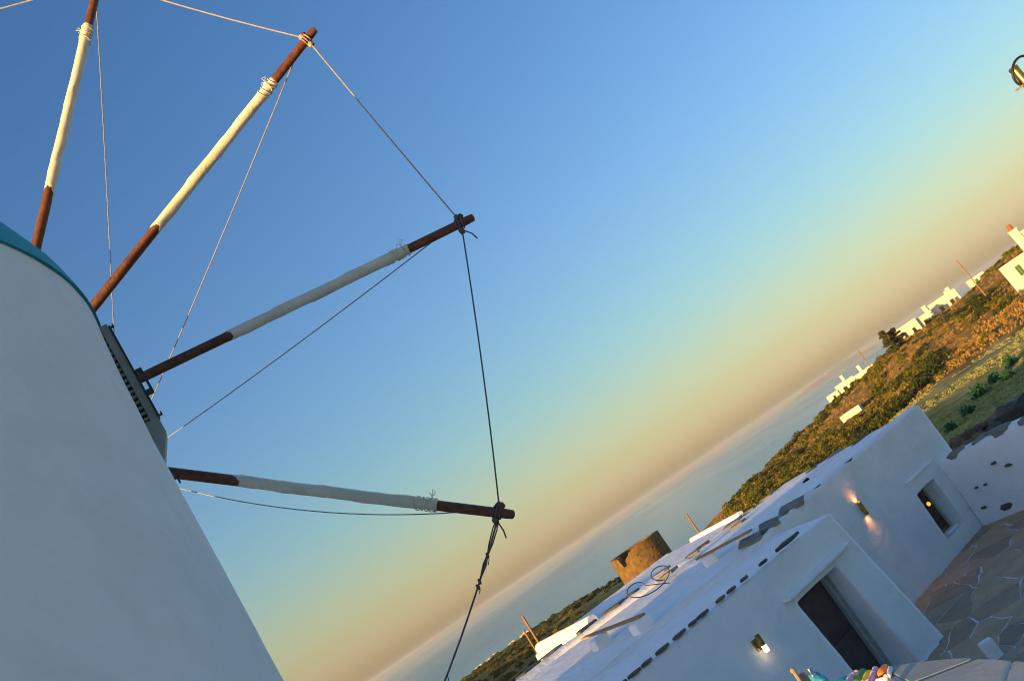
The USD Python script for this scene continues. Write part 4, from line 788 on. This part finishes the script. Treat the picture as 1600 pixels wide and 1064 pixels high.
# ------------------------------------------------------------------ lantern at the right edge
lc = pt(1588, 113, 4.6)
ln = thing('post_lamp', (lc[0], lc[1], lc[2] - .3), 'brass tube lamp held in a black ring at the right edge', 'lamp')
obj('tube', lathe([(.017, lc[2] - .22), (.019, lc[2] - .21), (.019, lc[2] + .010), (.021, lc[2] + .012), (.021, lc[2] + .024), (.018, lc[2] + .026), (.015, lc[2] + .024), (.015, lc[2] - .22), (.017, lc[2] - .22)], 28, lc[:2]), 'brass', ln, smooth=30)
wr = r0  # horizontal right
rc = lc + wr * .028 - np.array([0, 0, .012])
tl = (wr * .85 + np.array([0, 0, .52])); tl /= np.linalg.norm(tl); t2 = np.array([-.35, -.35, .75]); t2 -= tl * (t2 @ tl); t2 /= np.linalg.norm(t2)
obj('ring', tube([rc + .066 * (math.cos(t) * tl + math.sin(t) * t2 * .85) for t in np.linspace(0, 2 * math.pi, 40)], .0055, 8, caps=False), 'dark_iron', ln, smooth=60)
obj('pin', tube([rc - wr * .030 - np.array([0, 0, .052]), rc - wr * .085 - np.array([0, 0, .055])], .0045, 6), 'reed', ln)
ap = lc + wr * .30
obj('arm', tube([rc + tl * .066, ap + np.array([0, 0, .0])], .010, 8), 'dark_iron', ln, smooth=50); obj('post', tube([(ap[0], ap[1], lc[2] - 5.6), (ap[0], ap[1], lc[2] + .25)], .03, 10), 'dark_iron', ln, smooth=50)

# ------------------------------------------------------------------ unseen house on the left, out of frame, placed to shade the roofs
shade_house = thing('white_house', W([-16, 11, 3.0]), 'unseen white house left of the windmill, placed to shade the roofs', 'house')
m = mbox((-22, 7.0, 1.0), (-14, 13.3, 5.5)) - mbox((-18.6, 6.5, 3.0), (-17.5, 7.3, 5.1)) - mbox((-14.3, 9.0, 3.9), (-13.5, 9.9, 5.0))
v, f = soften(m, .2, 2, .02, 1.1, 41); obj('wall', (W(v), f), 'plaster', shade_house, smooth=50)

# ------------------------------------------------------------------ haze over the sea
HAZE = 9.0e-5
MAT['haze'] = usdkit.material(stage, '/World/Looks/haze', {'v': ('principled_volume', {'color': (.48, .54, .60), 'density': HAZE, 'anisotropy': 0.0})}, volume='v.volume')
obj('haze', bx((-62000, -62000, -125), (62000, 62000, 40)), 'haze', kind='stuff', label='thin pale evening haze over the sea')
